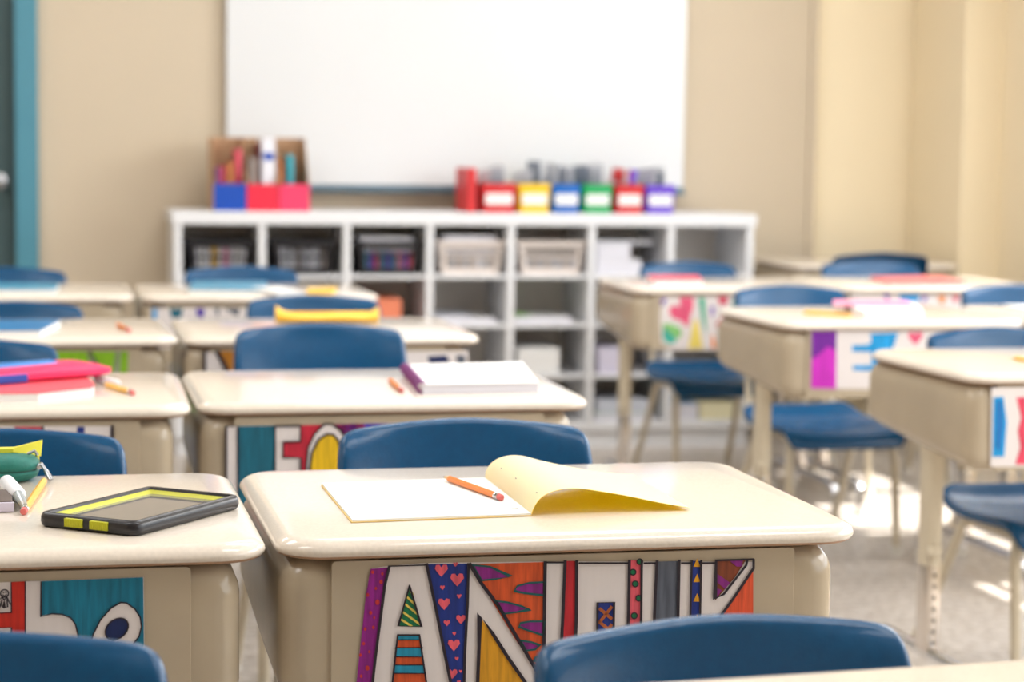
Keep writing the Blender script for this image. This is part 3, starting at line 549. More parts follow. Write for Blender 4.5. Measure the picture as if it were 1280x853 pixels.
('p','red2',[(0.058,0.6158),(0.0702,0.616),(0.0697,0.5207),(0.0572,0.5213),(0.0577,0.5718),(0.0396,0.5719),(0.0398,0.5864),(0.0578,0.5866)]),
('p','red2',[(0.0279,0.6151),(0.04,0.6152),(0.0391,0.522),(0.027,0.5226)]),
('p','teal2',[(0.0857,0.6157),(0.1822,0.6164),(0.183,0.5159),(0.1195,0.5186),(0.1203,0.5596),(0.1176,0.5725),(0.1132,0.5791),(0.1053,0.5829),(0.0953,0.584),(0.0852,0.5816)]),
('p','white',[(0.131,0.551),(0.1344,0.5625),(0.1413,0.5763),(0.1515,0.5876),(0.1606,0.5926),(0.1662,0.592),(0.1742,0.5857),(0.1792,0.5773),(0.1803,0.5678),(0.178,0.5585),(0.1717,0.5505),(0.1649,0.5402),(0.1524,0.5313),(0.1399,0.5342)],2),
('p','navy2',[(0.1661,0.5744),(0.1675,0.5715),(0.1676,0.568),(0.1663,0.5643),(0.1639,0.5609),(0.1607,0.5581),(0.1569,0.5565),(0.1532,0.556),(0.1498,0.5568),(0.1473,0.5588),(0.146,0.5617),(0.1459,0.5653),(0.1471,0.5689),(0.1495,0.5723),(0.1528,0.5751),(0.1565,0.5767),(0.1603,0.5772),(0.1636,0.5764)],3),
('s','ink',[(0.131,0.551),(0.1344,0.5625),(0.1413,0.5763),(0.1515,0.5876),(0.1606,0.5926),(0.1662,0.592),(0.1742,0.5857),(0.1792,0.5773),(0.1803,0.5678),(0.178,0.5585),(0.1717,0.5505),(0.1649,0.5402),(0.1524,0.5313),(0.1399,0.5342),(0.131,0.551)],0.0015,4),
('s','ink',[(0.1661,0.5744),(0.1675,0.5715),(0.1676,0.568),(0.1663,0.5643),(0.1639,0.5609),(0.1607,0.5581),(0.1569,0.5565),(0.1532,0.556),(0.1498,0.5568),(0.1473,0.5588),(0.146,0.5617),(0.1459,0.5653),(0.1471,0.5689),(0.1495,0.5723),(0.1528,0.5751),(0.1565,0.5767),(0.1603,0.5772),(0.1636,0.5764),(0.166,0.5745)],0.0015,4),
('s','ink',[(0.0855,0.6155),(0.0852,0.5813),(0.0953,0.584),(0.1053,0.5829),(0.1132,0.5791),(0.1176,0.5725),(0.1203,0.5596),(0.1206,0.5186)],0.00133,4),
('s','ink',[(0.0575,0.6158),(0.0575,0.5863),(0.0398,0.5864)],0.00115,4),
('s','ink',[(0.0396,0.5719),(0.0573,0.5718),(0.0569,0.5213)],0.00116,4),
('s','ink',[(0.0706,0.616),(0.0698,0.5207)],0.00133,4),
('s','ink',[(0.055,0.6052),(0.0546,0.6036),(0.0535,0.6023),(0.052,0.6017),(0.0503,0.6017),(0.0488,0.6025),(0.0478,0.6038),(0.0474,0.6054),(0.0478,0.607),(0.0489,0.6083),(0.0504,0.6089),(0.0521,0.6089),(0.0536,0.6081),(0.0546,0.6068),(0.055,0.6052)],0.00132,4),
('s','ink',[(0.0497,0.6068),(0.0504,0.606)],0.00115,4),
('s','ink',[(0.0521,0.6068),(0.0528,0.6059)],0.00115,4),
('s','ink',[(0.049,0.6042),(0.0512,0.6028),(0.0532,0.6041)],0.00099,4),
('s','ink',[(0.0474,0.6),(0.0487,0.6017),(0.0509,0.5993),(0.0534,0.6013),(0.0551,0.5974),(0.0566,0.5945)],0.00132,4),
('s','ink',[(0.0487,0.5988),(0.0478,0.5942),(0.0497,0.5912),(0.0511,0.5981),(0.0514,0.5912),(0.054,0.5922),(0.0534,0.5992)],0.00132,4),
('s','ink',[(0.0459,0.5983),(0.047,0.5925),(0.0459,0.5902)],0.00132,4),
],
'sar':[
('p','white',[(-0.2235,0.62),(0.0856,0.6225),(0.0895,0.469),(-0.1768,0.47),(-0.2208,0.4903),(-0.2256,0.5552),(-0.2231,0.6)]),
('p','purple',[(-0.2233,0.6134),(-0.2074,0.6178),(-0.2161,0.5977),(-0.223,0.5966)]),
('p','rose',[(-0.1708,0.6201),(-0.1295,0.6201),(-0.131,0.5865),(-0.1375,0.5686),(-0.1438,0.5372),(-0.153,0.5395),(-0.1601,0.5507),(-0.1902,0.5619),(-0.1997,0.5754),(-0.1977,0.591),(-0.1841,0.5977),(-0.1679,0.5932)]),
('p','leaf',[(-0.2174,0.5463),(-0.1898,0.544),(-0.1643,0.5305),(-0.1617,0.5148),(-0.1729,0.5014),(-0.2008,0.5194),(-0.2171,0.5329)]),
('p','teal3',[(-0.2171,0.5329),(-0.2009,0.5261),(-0.1775,0.5014),(-0.1795,0.4902),(-0.2048,0.4902),(-0.2166,0.506)]),
('p','lemon',[(-0.128,0.5551),(-0.1165,0.5551),(-0.0986,0.4742),(-0.1424,0.4743)]),
('p','emerald',[(-0.1156,0.6179),(-0.0972,0.6179),(-0.0902,0.5101),(-0.1026,0.5506)]),
('p','purple',[(-0.0793,0.5932),(-0.0678,0.5932),(-0.0718,0.5652),(-0.0776,0.5663)]),
('p','rose2',[(-0.0603,0.6202),(-0.0304,0.6224),(-0.0298,0.5988),(-0.0529,0.5977)]),
('p','rose2',[(-0.0633,0.5461),(-0.0406,0.5663),(-0.0289,0.5595),(-0.0467,0.528),(-0.0559,0.5258)]),
('p','bright_orange',[(-0.0742,0.5168),(-0.067,0.5056),(-0.0605,0.474),(-0.0756,0.4786)]),
('p','emerald',[(-0.0185,0.6112),(0.0046,0.6112),(-0.0056,0.555)]),
('p','lemon',[(0.017,0.5775),(0.0356,0.5775),(0.0303,0.5098),(0.014,0.5099)]),
],
'ea':[
('p','white',[(-0.2426,0.6261),(0.2895,0.6219),(0.2951,0.4818),(-0.2388,0.4952)]),
('p','magenta2',[(-0.2416,0.6261),(-0.1811,0.6253),(-0.1782,0.4939),(-0.2399,0.4967)]),
('p','violet2',[(-0.2416,0.6261),(-0.1811,0.6253),(-0.1808,0.5816),(-0.2022,0.5916),(-0.2227,0.5726),(-0.2408,0.5631)],2),
('p','sky',[(-0.0972,0.6194),(-0.0277,0.6209),(-0.0471,0.56),(-0.061,0.4916),(-0.0904,0.4922),(-0.0918,0.5338),(-0.1382,0.5361),(-0.1385,0.5468),(-0.0922,0.547),(-0.0931,0.5769),(-0.1411,0.5786),(-0.1415,0.5932),(-0.1043,0.5936),(-0.0939,0.5998)]),
('p','rose',[(0.0164,0.5914),(0.005,0.6024),(-0.0027,0.6125),(0.0007,0.6216),(0.0098,0.6224),(0.0156,0.6156),(0.0217,0.623),(0.031,0.6213),(0.0341,0.6112),(0.0262,0.6013)]),
('p','sky',[(0.0697,0.6172),(0.1023,0.6168),(0.107,0.4881),(0.0579,0.4891)]),
('p','lemon',[(0.1406,0.6163),(0.1735,0.6159),(0.1672,0.4919),(0.1342,0.4926)]),
],
'te':[
('p','white',[(-0.2639,0.6213),(0.1674,0.6222),(0.1749,0.4699),(-0.2603,0.4808)]),
('p','sky',[(-0.2592,0.6046),(-0.2403,0.6058),(-0.2319,0.5601),(-0.2345,0.4977),(-0.2576,0.4983)]),
('p','azure',[(-0.2532,0.5984),(-0.2433,0.5983),(-0.2382,0.5526),(-0.2431,0.5071),(-0.2516,0.5149)],2),
('p','rose3',[(-0.2146,0.6038),(-0.1847,0.6048),(-0.1614,0.5434),(-0.1757,0.4825),(-0.2123,0.4835),(-0.2036,0.5138),(-0.2097,0.5444),(-0.204,0.5671)]),
('p','gold2',[(-0.1305,0.6039),(-0.0969,0.6034),(-0.0836,0.4879),(-0.1257,0.489)]),
],
'bits':[
('p','white',[(-0.2748,0.6217),(0.1768,0.6193),(0.1813,0.497),(-0.2712,0.5002)]),
('p','sky',[(-0.1259,0.6213),(-0.0634,0.6211),(-0.0653,0.6023),(-0.1201,0.5978)]),
('p','purple',[(-0.1757,0.6214),(-0.1558,0.6214),(-0.1602,0.6027)]),
('p','purple',[(-0.0558,0.6188),(-0.0382,0.6187),(-0.0452,0.6023),(-0.0552,0.6023)]),
('p','bright_orange',[(-0.0055,0.6186),(0.0171,0.6186),(0.0153,0.5974),(-0.0023,0.5974)]),
('p','rose2',[(0.0373,0.6185),(0.06,0.6185),(0.0531,0.5996),(0.043,0.5996)]),
('p','emerald',[(0.0752,0.6184),(0.1006,0.6183),(0.0922,0.5687)]),
],
'li':[
('p','white',[(-0.0729,0.6202),(0.1884,0.6166),(0.1877,0.4797),(-0.0746,0.4855)]),
('p','navy',[(0.1368,0.6166),(0.1476,0.6165),(0.1451,0.4807),(0.1332,0.4809)]),
('p','crimson',[(0.0466,0.6178),(0.0868,0.6173),(0.0757,0.4822),(0.0387,0.483)]),
('p','gold2',[(-0.0399,0.619),(-0.0001,0.6185),(-0.0082,0.4841),(-0.058,0.4852)]),
('s','ink',[(0.1877,0.6166),(0.1871,0.4797)],0.00505,3),
('s','ink',[(0.0875,0.6173),(0.0865,0.482)],0.00301,3),
],
'vi':[
('p','lime',[(-0.1355,0.6231),(0.2011,0.6184),(0.1984,0.5243),(-0.1366,0.531)]),
('p','white',[(0.1161,0.6196),(0.1276,0.6194),(0.1617,0.5626),(0.1799,0.5246),(0.1523,0.5252),(0.1342,0.5725)]),
('p','white',[(0.1758,0.6188),(0.1873,0.6186),(0.1799,0.5246),(0.1661,0.5249)]),
('p','white',[(-0.0734,0.6222),(-0.0466,0.6218),(-0.043,0.5291),(-0.0743,0.5297)]),
('s','ink',[(0.1276,0.6194),(0.1799,0.5246)],0.00339,3),
],
'na':[
('p','white',[(-0.267,0.6165),(0.2756,0.6142),(0.2765,0.5344),(-0.2671,0.5416)]),
('p','ochre',[(-0.2369,0.619),(-0.2095,0.6187),(-0.193,0.6186),(-0.1929,0.5407),(-0.2094,0.5659),(-0.2205,0.5827)]),
('s','ink',[(-0.2643,0.6165),(-0.2644,0.5416)],0.0072,3),
('s','ink',[(-0.2383,0.6176),(-0.2205,0.5827),(-0.2039,0.5408)],0.00963,3),
('p','teal',[(-0.1377,0.6153),(-0.0542,0.6145),(-0.0539,0.5388),(-0.1376,0.5399)]),
('p','navy2',[(0.1893,0.6037),(0.2295,0.6061),(0.2383,0.5918),(0.1952,0.5895)]),
('p','slate',[(0.2497,0.6059),(0.2699,0.6058),(0.2701,0.5858),(0.2528,0.586)]),
],
'ir':[
('p','white',[(-0.2825,0.615),(0.1546,0.6159),(0.1551,0.5092),(-0.2828,0.5138)]),
('p','sky',[(-0.279,0.6143),(-0.267,0.6142),(-0.269,0.5172),(-0.2793,0.5173)]),
('p','teal',[(-0.2361,0.614),(-0.2016,0.6138),(-0.2068,0.5901),(-0.231,0.5902)]),
('p','indigo',[(-0.1704,0.6136),(-0.1462,0.6135),(-0.1514,0.5897),(-0.1653,0.5933)]),
('p','slate',[(-0.1236,0.614),(-0.1097,0.6139),(-0.1131,0.5894)]),
('p','slate',[(-0.0992,0.6139),(-0.0573,0.6136),(-0.0643,0.5926)]),
],
}

SIGN_INFO = dict(
    anouk=('A', 'hand-coloured sign reading ANOUK with hearts, stripes and spikes'),
    leo=('C2', 'hand-coloured sign reading LEO in teal, red and yellow'),
    ho=('L1', 'hand-drawn sign with red strips and white letters on teal, at lower left'),
    sar=('R3', 'pastel sign with letters S and A and a pink heart'),
    ea=('R2', 'sign with a purple strip and a white letter E on blue'),
    te=('R1', 'white sign with a blue stroke and a red shape on the nearest right desk'),
    bits=('R3b', 'white sign with small purple, orange and red shapes under the sunlit desk'),
    li=('L2', 'white sign with a dark blue bar under the desk with the pink pouch'),
    vi=('L3', 'bright green sign with white letter strokes'),
    na=('C3', 'white sign with an ochre triangle between black strokes, under the yellow pouch desk'),
    ir=('C4', 'pale sign with teal and purple bits on the desk before the cubby shelf'))
for key, items in SIGNS.items():
    dk, lab = SIGN_INFO[key]; D = deskobj[dk]; sx_ = .0078; b = MB(); zs = []
    def yo(layer): return -.0006 * layer
    for it in items:
        kind, m, pts = it[0], it[1], it[2]
        if kind == 'p':
            lay = it[3] if len(it) > 3 else (0 if m == 'white' and len(b.bm.faces) == 0 else 1)
            b.poly([(x, yo(lay), z) for x, z in pts], 'marker_' + m)
            if lay == 0: b.poly([(x, .0004, z) for x, z in pts], 'marker_' + m)
        else:
            w, lay = it[3], it[4]; i = b.slot('marker_' + m); P = [Vector((x, 0, z)) for x, z in pts]; L = []; Rr = []
            for k, p in enumerate(P):
                t = (P[min(k + 1, len(P) - 1)] - P[max(k - 1, 0)])
                if t.length < 1e-9: t = Vector((1, 0, 0))
                t.normalize(); nrm = Vector((-t.z, 0, t.x)) * w / 2
                if 0 < k < len(P) - 1:
                    a = (P[k] - P[k - 1]).normalized(); c = (P[k + 1] - P[k]).normalized(); h = max(.45, math.sqrt(max(0, (1 + a.dot(c)) / 2))); nrm /= h
                e = t * w * .3 * (-1 if k == 0 else (1 if k == len(P) - 1 else 0))
                L.append(p + nrm + e); Rr.append(p - nrm + e)
            for k in range(len(P) - 1): b.poly([(q.x, yo(lay), q.z) for q in (L[k], L[k + 1], Rr[k + 1], Rr[k])], 'marker_' + m)
    for f in b.bm.faces: f.normal_update()
    bmesh.ops.triangulate(b.bm, faces=[f for f in b.bm.faces if len(f.verts) > 4])
    o = b.build('name_sign', None, None, recalc=False)
    M = Matrix.Translation(D.location) @ Matrix.Rotation(D.rotation_euler.z, 4, 'Z')
    o.matrix_world = M @ Matrix.Translation((-.004 if key == 'anouk' else 0, sx_, 0))
    tag(o, lab, 'sign', 'hand-drawn name signs on desk fronts')
# clear tape strips holding the big sign

# ------------------------------------------------------------------ cubby shelf
XD = [.394, .680, .961, 1.241, 1.520, 1.802, 2.082, 2.379]     # upright positions (left faces)
YS, SD = 6.92, .37
ZR = [.072, .252, .430, .597, .762]                            # board undersides/levels
sh = thing('cubby_shelf', 'long low white cubby shelf with seven columns against the back wall', 'shelf', (0, 0, 0))
b = MB(); b.box(.386, 2.389, YS - .004, YS + SD, .766, .808, bev=.003); b.build('top_board', 'shelf_white', sh)
b = MB(); b.box(.392, 2.383, YS + .002, YS + SD, .062, .092, bev=.002); b.build('bottom_board', 'shelf_white', sh)
b = MB(); b.box(.400, 2.375, YS + .02, YS + SD - .02, 0, .062); b.build('plinth', 'shelf_white', sh)
b = MB(); b.box(.394, 2.379, YS + SD - .008, YS + SD, .09, .768); b.build('back_panel', 'shelf_back', sh)
for k, x in enumerate(XD):
    w = .024; x0 = x - (w if k == 7 else (0 if k == 0 else w / 2)); b = MB(); b.box(x0, x0 + w, YS, YS + SD - .006, .09, .768, bev=.002); b.build('upright', 'shelf_white', sh)
for k in range(7):
    for z in (.255, .431, .598):
        b = MB(); b.box(XD[k] + .013, XD[k + 1] - .013, YS + .004, YS + SD - .008, z - .012, z, bev=.0015); b.build('shelf_board', 'shelf_white', sh)
SH3, SH2, SH1, SH0 = .5985, .4315, .2555, .0925

# baskets with slotted sides, on the top row
def basket(m, x0, x1, label, ztop=.708):
    cx = (x0 + x1) / 2; W = (x1 - x0) / 2; h = ztop - SH3; d = .28
    t = thing('slotted_basket', label, 'basket', (cx, YS + .03, SH3), 0, 'slotted baskets in the shelf')
    wt, wb = W, W * .87
    b = MB(); b.box(-wb + .002, wb - .002, .01, d - .01, 0, .004); b.build('base', m, t)
    b = MB()
    fr = lambda z: wb + (wt - wb) * z / h
    def wall(fn, half):
        # fn(u, z, t) -> point ; rails and ribs
        n = 11
        def bar(u0, u1, z0, z1):
            P = [fn(u, z, tt) for tt in (0, 1) for u, z in ((u0, z0), (u1, z0), (u1, z1), (u0, z1))]
            V = [b.bm.verts.new(p) for p in P]
            for q in ((0, 1, 2, 3), (7, 6, 5, 4), (0, 4, 5, 1), (1, 5, 6, 2), (2, 6, 7, 3), (3, 7, 4, 0)): b.bm.faces.new([V[i] for i in q])
        bar(-1, 1, 0, h * .20); bar(-1, 1, h * .49, h * .56); bar(-1, 1, h * .84, h)
        bar(-1, -.80, h * .20, h * .84); bar(.80, 1, h * .20, h * .84)
        for k in range(1, n): u = -.80 + 1.6 * k / n; bar(u - .022, u + .022, h * .20, h * .84)
    wall(lambda u, z, tt: (u * fr(z), (1 - z / h) * .012 + tt * .003, z), W)
    wall(lambda u, z, tt: (u * fr(z), d - (1 - z / h) * .012 - tt * .003, z), W)
    for s in (-1, 1): wall(lambda u, z, tt: (s * (fr(z) - tt * .003), d / 2 + u * (d / 2 - .012 * (1 - z / h)), z), W)
    b.build('slotted_wall', m, t)
    b = MB(); b.box(-wt - .008, wt + .008, -.006, .004, h - .008, h + .004, bev=.002); b.box(-wt - .008, wt + .008, d - .004, d + .006, h - .008, h + .004, bev=.002)
    for s in (-1, 1): b.box(s * (wt + .002) - .006, s * (wt + .002) + .006, 0, d, h - .008, h + .004, bev=.002)
    b.build('rim', m, t); return t
basket('basket_black', .440, .655, 'black slotted basket with pale contents, leftmost in the cubby shelf')
basket('basket_black', .718, .925, 'black slotted basket second from the left, with dull grey contents')
basket('basket_black', 1.00, 1.216, 'black slotted basket with blue and purple books and white paper on top')
basket('basket_grey', 1.275, 1.500, 'light grey slotted basket heaped with white papers')
basket('basket_grey', 1.552, 1.782, 'light grey slotted basket, empty above its rim')
def block(name, label, cat, m, x0, x1, y0, y1, z0, z1, group=None, rot=0, side=None, bev=.0015):
    b = MB(); hx, hy = (x1 - x0) / 2, (y1 - y0) / 2
    if side:
        b.box(-hx, hx, -hy, hy, z0, z1 - .0012, side); b.box(-hx - .001, hx + .001, -hy - .001, hy + .001, z1 - .0012, z1, m, bev=.0004)
    else: b.box(-hx, hx, -hy, hy, z0, z1, m, bev=bev)
    o = b.build(name, m); o.location = ((x0 + x1) / 2, (y0 + y1) / 2, 0); o.rotation_euler.z = rot
    return tag(o, label, cat, group)
# contents of the baskets
cont = [(.460, ['spine_white', 'paper', 'spine_white', 'pouch_yellow', 'spine_white', 'book_pink', 'spine_white', 'paper', 'spine_white'], .690, 'leftmost black basket', .0195),
        (.736, ['spine_white', 'folder_grey', 'spine_white', 'spine_grey', 'folder_grey', 'spine_white', 'folder_grey', 'spine_grey'], .686, 'second black basket', .0205),
        (1.021, ['book_teal', 'bin_purple', 'spine_pink', 'book_teal', 'bin_purple', 'book_teal', 'book_pink', 'bin_purple', 'spine_pink'], .674, 'third black basket', .0195),
        (1.297, ['spine_grey', 'folder_slate', 'spine_grey', 'folder_slate', 'spine_grey', 'folder_grey', 'folder_slate', 'spine_grey'], .668, 'first grey basket', .0220),
        (1.575, ['folder_slate', 'spine_grey', 'folder_slate', 'spine_grey', 'folder_slate', 'folder_slate', 'spine_grey', 'folder_slate'], .650, 'second grey basket', .0235)]
for x0, ms, zt, lab, w in cont:
    for k, m in enumerate(ms):
        block('booklet', 'thin booklet standing in the %s of the cubby shelf' % lab, 'booklet', m, x0 + k * w, x0 + (k + .86) * w, YS + .047, YS + .27, SH3 + .005, zt - .004 * ((k * 7) % 3), 'booklets in the ' + lab)
block('paper_stack', 'white paper stack lying on the booklets in the third black basket', 'paper', 'paper', 1.015, 1.190, YS + .05, YS + .27, .675, .722, side='paper_edge')
block('paper_stack', 'white papers heaped above the first grey basket', 'paper', 'paper', 1.295, 1.475, YS + .05, YS + .27, .669, .728, side='paper_edge', rot=.04)
# loose stacks in the cubbies
def stack(x0, x1, z0, z1, label, m='paper', y0=.03, y1=.29, rot=0, name='paper_stack', cat='paper', side='paper_edge'):
    return block(name, label, cat, m, x0, x1, YS + y0, YS + y1, z0, z1, side=side, rot=rot)
stack(1.826, 1.985, SH3, .648, 'white paper block at the bottom of the pile beside the grey baskets', rot=.0)
stack(1.828, 1.945, .6485, .702, 'white paper block in the middle of the pile beside the grey baskets')
stack(1.835, 2.03, .7025, .712, 'thin white board on top of the paper pile beside the grey baskets', y0=.06)
stack(1.255, 1.470, SH2, .449, 'loose pale papers on the third board, fourth column of the cubby shelf', rot=.03)
stack(1.275, 1.40, .4495, .458, 'bluish folder on the loose papers in the fourth column', 'folder_grey', rot=-.05, name='folder', cat='folder')
stack(1.545, 1.742, SH2, .452, 'white papers with a green edge, fifth column of the cubby shelf', rot=-.02)
stack(1.548, 1.60, .4525, .457, 'green slip on the papers in the fifth column', 'green_item', name='paper_slip', cat='paper')
t = stack(1.556, 1.700, SH1, .345, 'white box in the fifth column above the bottom board', name='storage_box', cat='box', side=None)
stack(1.838, 1.93, SH1, .345, 'white box beside the right desk leg, sixth column of the cubby shelf', name='storage_box', cat='box', side=None, m='lilac')
stack(1.83, 2.04, SH0, .118, 'green edged papers at the bottom of the sixth column', 'green_item')
stack(1.835, 2.02, .1185, .165, 'clear grey tray at the bottom of the sixth column', 'folder_grey', name='tray', cat='tray', side=None)
stack(2.105, 2.20, SH0, .150, 'blue papers at the bottom of the last column', 'blue_item')
stack(2.21, 2.355, SH0, .148, 'cream box at the bottom of the last column', name='storage_box', cat='box', side=None, m='cover_pale')
stack(1.045, 1.150, SH2, .516, 'orange box on the third board, third column of the cubby shelf', 'box_orange', name='storage_box', cat='box', side=None)
stack(1.275, 1.45, SH0, .12, 'flat papers at the bottom of the fourth column')
stack(2.10, 2.33, SH1, .285, 'papers in the last column behind the seat', rot=.02)

# magazine files on the shelf top
ZT = .8085
def magazine_file(x0, x1, m, label):
    w = x1 - x0; t = thing('magazine_file', label, 'magazine file', (x0, YS + .02, ZT), 0, 'magazine files on the cubby shelf')
    d = .25; lo, hi = .090, .243
    b = MB(); b.box(0, w, 0, .003, 0, lo); b.build('front_flap', m, t)
    b = MB(); b.box(.002, w - .002, .003, d, 0, .003); b.box(.002, w - .002, d - .003, d, .003, hi)
    for x in (0.0, w - .003):
        P = [(0.003, 0), (d, 0), (d, hi), (d * .55, hi), (d * .02, lo), (0.003, lo)]
        b.loft([[(x, y, z) for y, z in P], [(x + .003, y, z) for y, z in P]])
    b.build('body', 'cardboard', t); return t
magazine_file(.523, .629, 'file_blue', 'magazine file with a blue front flap, leftmost of three')
magazine_file(.632, .735, 'file_red', 'magazine file with a bright red front flap, in the middle of three')
magazine_file(.738, .838, 'file_rose', 'magazine file with a rose pink front flap, rightmost of three')
for x, w, h, m, y, lab in ((.532, .014, .138, 'spine_purple', .03, 'thin purple book in the blue magazine file'), (.549, .013, .142, 'spine_pink', .04, 'thin pink book in the blue magazine file'), (.570, .020, .155, 'spine_orange', .03, 'tan orange book in the blue magazine file'),
        (.600, .018, .200, 'spine_pink', .05, 'tall rose book at the right of the blue magazine file'), (.640, .030, .172, 'spine_grey', .03, 'grey brown book in the red magazine file'), (.672, .008, .22, 'spine_maroon', .07, 'tall dark narrow book in the red magazine file'),
        (.684, .044, .238, 'spine_white', .04, 'tall thick white book with a blue label in the red magazine file'), (.743, .011, .17, 'spine_orange', .04, 'narrow orange book in the pink magazine file'), (.757, .008, .13, 'brown_dark', .08, 'narrow brown book in the pink magazine file'), (.768, .022, .183, 'spine_teal', .04, 'teal book in the pink magazine file')):
    b = MB(); b.box(0, w, 0, .15, 0, h, bev=.002); o = b.build('book', m); o.location = (x, YS + .02 + y, ZT + .0035); tag(o, lab, 'book', 'books in the magazine files')
    if 'blue label' in lab:
        b = MB(); b.box(.004, .040, -.001, 0, .165, .19); b.build('spine_label', 'file_blue', o)
# small bins with white labels
def bin_(x0, x1, m, label, d=.27, h=.098):
    w = x1 - x0; t = thing('book_bin', label, 'bin', ((x0 + x1) / 2, YS + .02, ZT), 0, 'coloured book bins on the cubby shelf')
    b = MB(); hw = w / 2
    def rr(z, ins): return [(x, y, z) for x, y in rrect(hw * (.90 + .10 * z / h) - ins, d / 2 * (.96 + .04 * z / h) - ins, .008, 3, 0, d / 2)]
    b.loft([rr(0, 0), rr(h * .8, 0), [(x * 1.03, y, z) for x, y, z in rr(h * .8, 0)], [(x * 1.03, y, z) for x, y, z in rr(h, 0)], rr(h, .003), rr(.004, .003)]); b.build('bin_body', m, t, smooth=40)
    b = MB(); P = rrect(hw * .78, .0185, .005, 4, 0, .046); b.loft([[(x, .003 - .006 * 0, z) for x, z in P], [(x, .0005, z) for x, z in P]]); b.build('label_card', 'paper', t); return t
BN = [(1.420, 1.540, 'bin_red', 'red book bin with a white label, leftmost of the row of bins'), (1.548, 1.658, 'bin_yellow', 'yellow book bin with a white label'), (1.664, 1.764, 'bin_blue', 'blue book bin with a white label between yellow and green'),
      (1.772, 1.876, 'bin_green', 'green book bin with a white label'), (1.886, 1.988, 'bin_red', 'red book bin with a white label between green and purple'), (1.994, 2.100, 'bin_purple', 'purple book bin with a white label, rightmost of the row')]
for q in BN: bin_(*q)
b = MB(); b.box(1.372, 1.404, YS + .03, YS + .24, ZT, .958, bev=.004); o = b.build('bin_side', 'bin_red'); tag(o, 'upright red slab added as the side of the leftmost red bin', 'bin_side')  # added slab, stands in for the darker side of the leftmost bin
rnd = random.Random(3)
for k, (x0, x1, m, lab) in enumerate(BN):
    cname = ['leftmost red', 'yellow', 'blue', 'green', 'second red', 'purple'][k]
    n = [3, 3, 4, 4, 1, 4][k]
    for j in range(n):
        h = .125 + rnd.random() * .045 - (.0 if k < 4 else .01); x = x0 + .016 + (x1 - x0 - .036) * (j + .5) / n; lean = (.18 if k != 4 else .1) * rnd.random()
        b = MB(); b.box(-.0012, .0012, 0, .2, 0, h, M=Matrix.Rotation(lean * .5, 4, 'Y')); mm = ['folder_white', 'folder_grey', 'folder_white', 'folder_slate'][(j + k) % 4]
        o = b.build('folder', mm); o.location = (x - .004, YS + .05, ZT + .006); tag(o, 'thin folder standing in the %s bin on the shelf top' % cname, 'folder', 'folders in the %s bin' % cname)
    if k == 4:
        b = MB(); b.box(-.026, .026, 0, .06, 0, .046, bev=.004, M=Matrix.Rotation(.2, 4, 'Y')); o = b.build('pouch', 'bin_red'); o.location = (x0 + .042, YS + .10, ZT + .105); tag(o, 'red pouch sticking out of the second red bin', 'pouch')
        b = MB(); b.box(-.012, .012, 0, .06, 0, .05, bev=.004, M=Matrix.Rotation(.3, 4, 'Y')); o = b.build('pouch', 'bin_purple'); o.location = (x0 + .078, YS + .10, ZT + .10); tag(o, 'small purple pouch sticking out of the second red bin', 'pouch')

# ------------------------------------------------------------------ things on the desks
def pencil(p0, p1, m, label, r=.0036, tip=True, z=ZD):
    """p0 tip end, p1 eraser end (x, y)"""
    a = Vector((*p0, 0)); c = Vector((*p1, 0)); Lh = (c - a).length; t = thing('pencil', label, 'pencil', (a.x, a.y, z + r), math.atan2((c - a).y, (c - a).x))
    hexa = lambda x, rr: [(x, rr * math.cos(R(60 * k + 30)), rr * math.sin(R(60 * k + 30))) for k in range(6)]
    b = MB(); b.loft([hexa(.018, r), hexa(Lh - .016, r)]); b.build('barrel', m, t)
    b = MB(); b.loft([hexa(.004, r * .3), hexa(.018, r * .99)]); b.build('sharpened_wood', 'wood', t)
    b = MB(); b.tube([(0, 0, 0), (.004, 0, 0)], [.0003, r * .3], n=8); b.build('lead', 'graphite', t)
    b = MB(); b.tube([(Lh - .017, 0, 0), (Lh - .0145, 0, 0), (Lh - .014, 0, 0), (Lh - .012, 0, 0), (Lh - .0115, 0, 0), (Lh - .007, 0, 0)], [r, r * 1.02, r * .93, r * .93, r * 1.02, r * 1.02], n=16); b.build('ferrule', 'chrome', t, smooth=True)
    b = MB(); b.tube([(Lh - .007, 0, 0), (Lh - .0012, 0, 0), (Lh, 0, 0)], [r * .93, r * .93, r * .7], n=16); b.build('eraser', 'eraser_pink', t, smooth=True); return t
# open notebook on the middle desk
nb = thing('notebook', 'open notebook with white page and yellow cover curling over to the right', 'notebook', (0, 0, ZD))
def leaf(pts, z0, z1, m, name, parent, skew=0):
    b = MB(); b.loft([[(x, y, z0) for x, y in pts], [(x, y, z1) for x, y in pts]]); return b.build(name, m, parent)
leaf([(.3016, 2.1290), (.4960, 2.1409), (.4960, 2.3835), (.3004, 2.3692)], .0003, .0014, 'cover_edge', 'back_cover', nb)
leaf([(.3030, 2.1300), (.4955, 2.1418), (.4955, 2.383), (.3015, 2.369)], .0014, .0034, 'paper', 'page_block', nb)
near = smooth_path([(.4960, 2.140, .0025), (.4985, 2.1405, .0095), (.505, 2.1412, .0185), (.516, 2.1425, .0247), (.532, 2.144, .0280), (.550, 2.1455, .0277), (.575, 2.147, .0235), (.605, 2.149, .0175), (.640, 2.150, .0095), (.674, 2.151, .0028)], 4)
far = smooth_path([(.4960, 2.384, .0028), (.4968, 2.3845, .010), (.502, 2.385, .0185), (.511, 2.386, .0245), (.5235, 2.387, .0278), (.540, 2.3875, .0272), (.565, 2.388, .0205), (.600, 2.389, .0125), (.640, 2.390, .0055), (.676, 2.390, .0020)], 4)
NV = 10
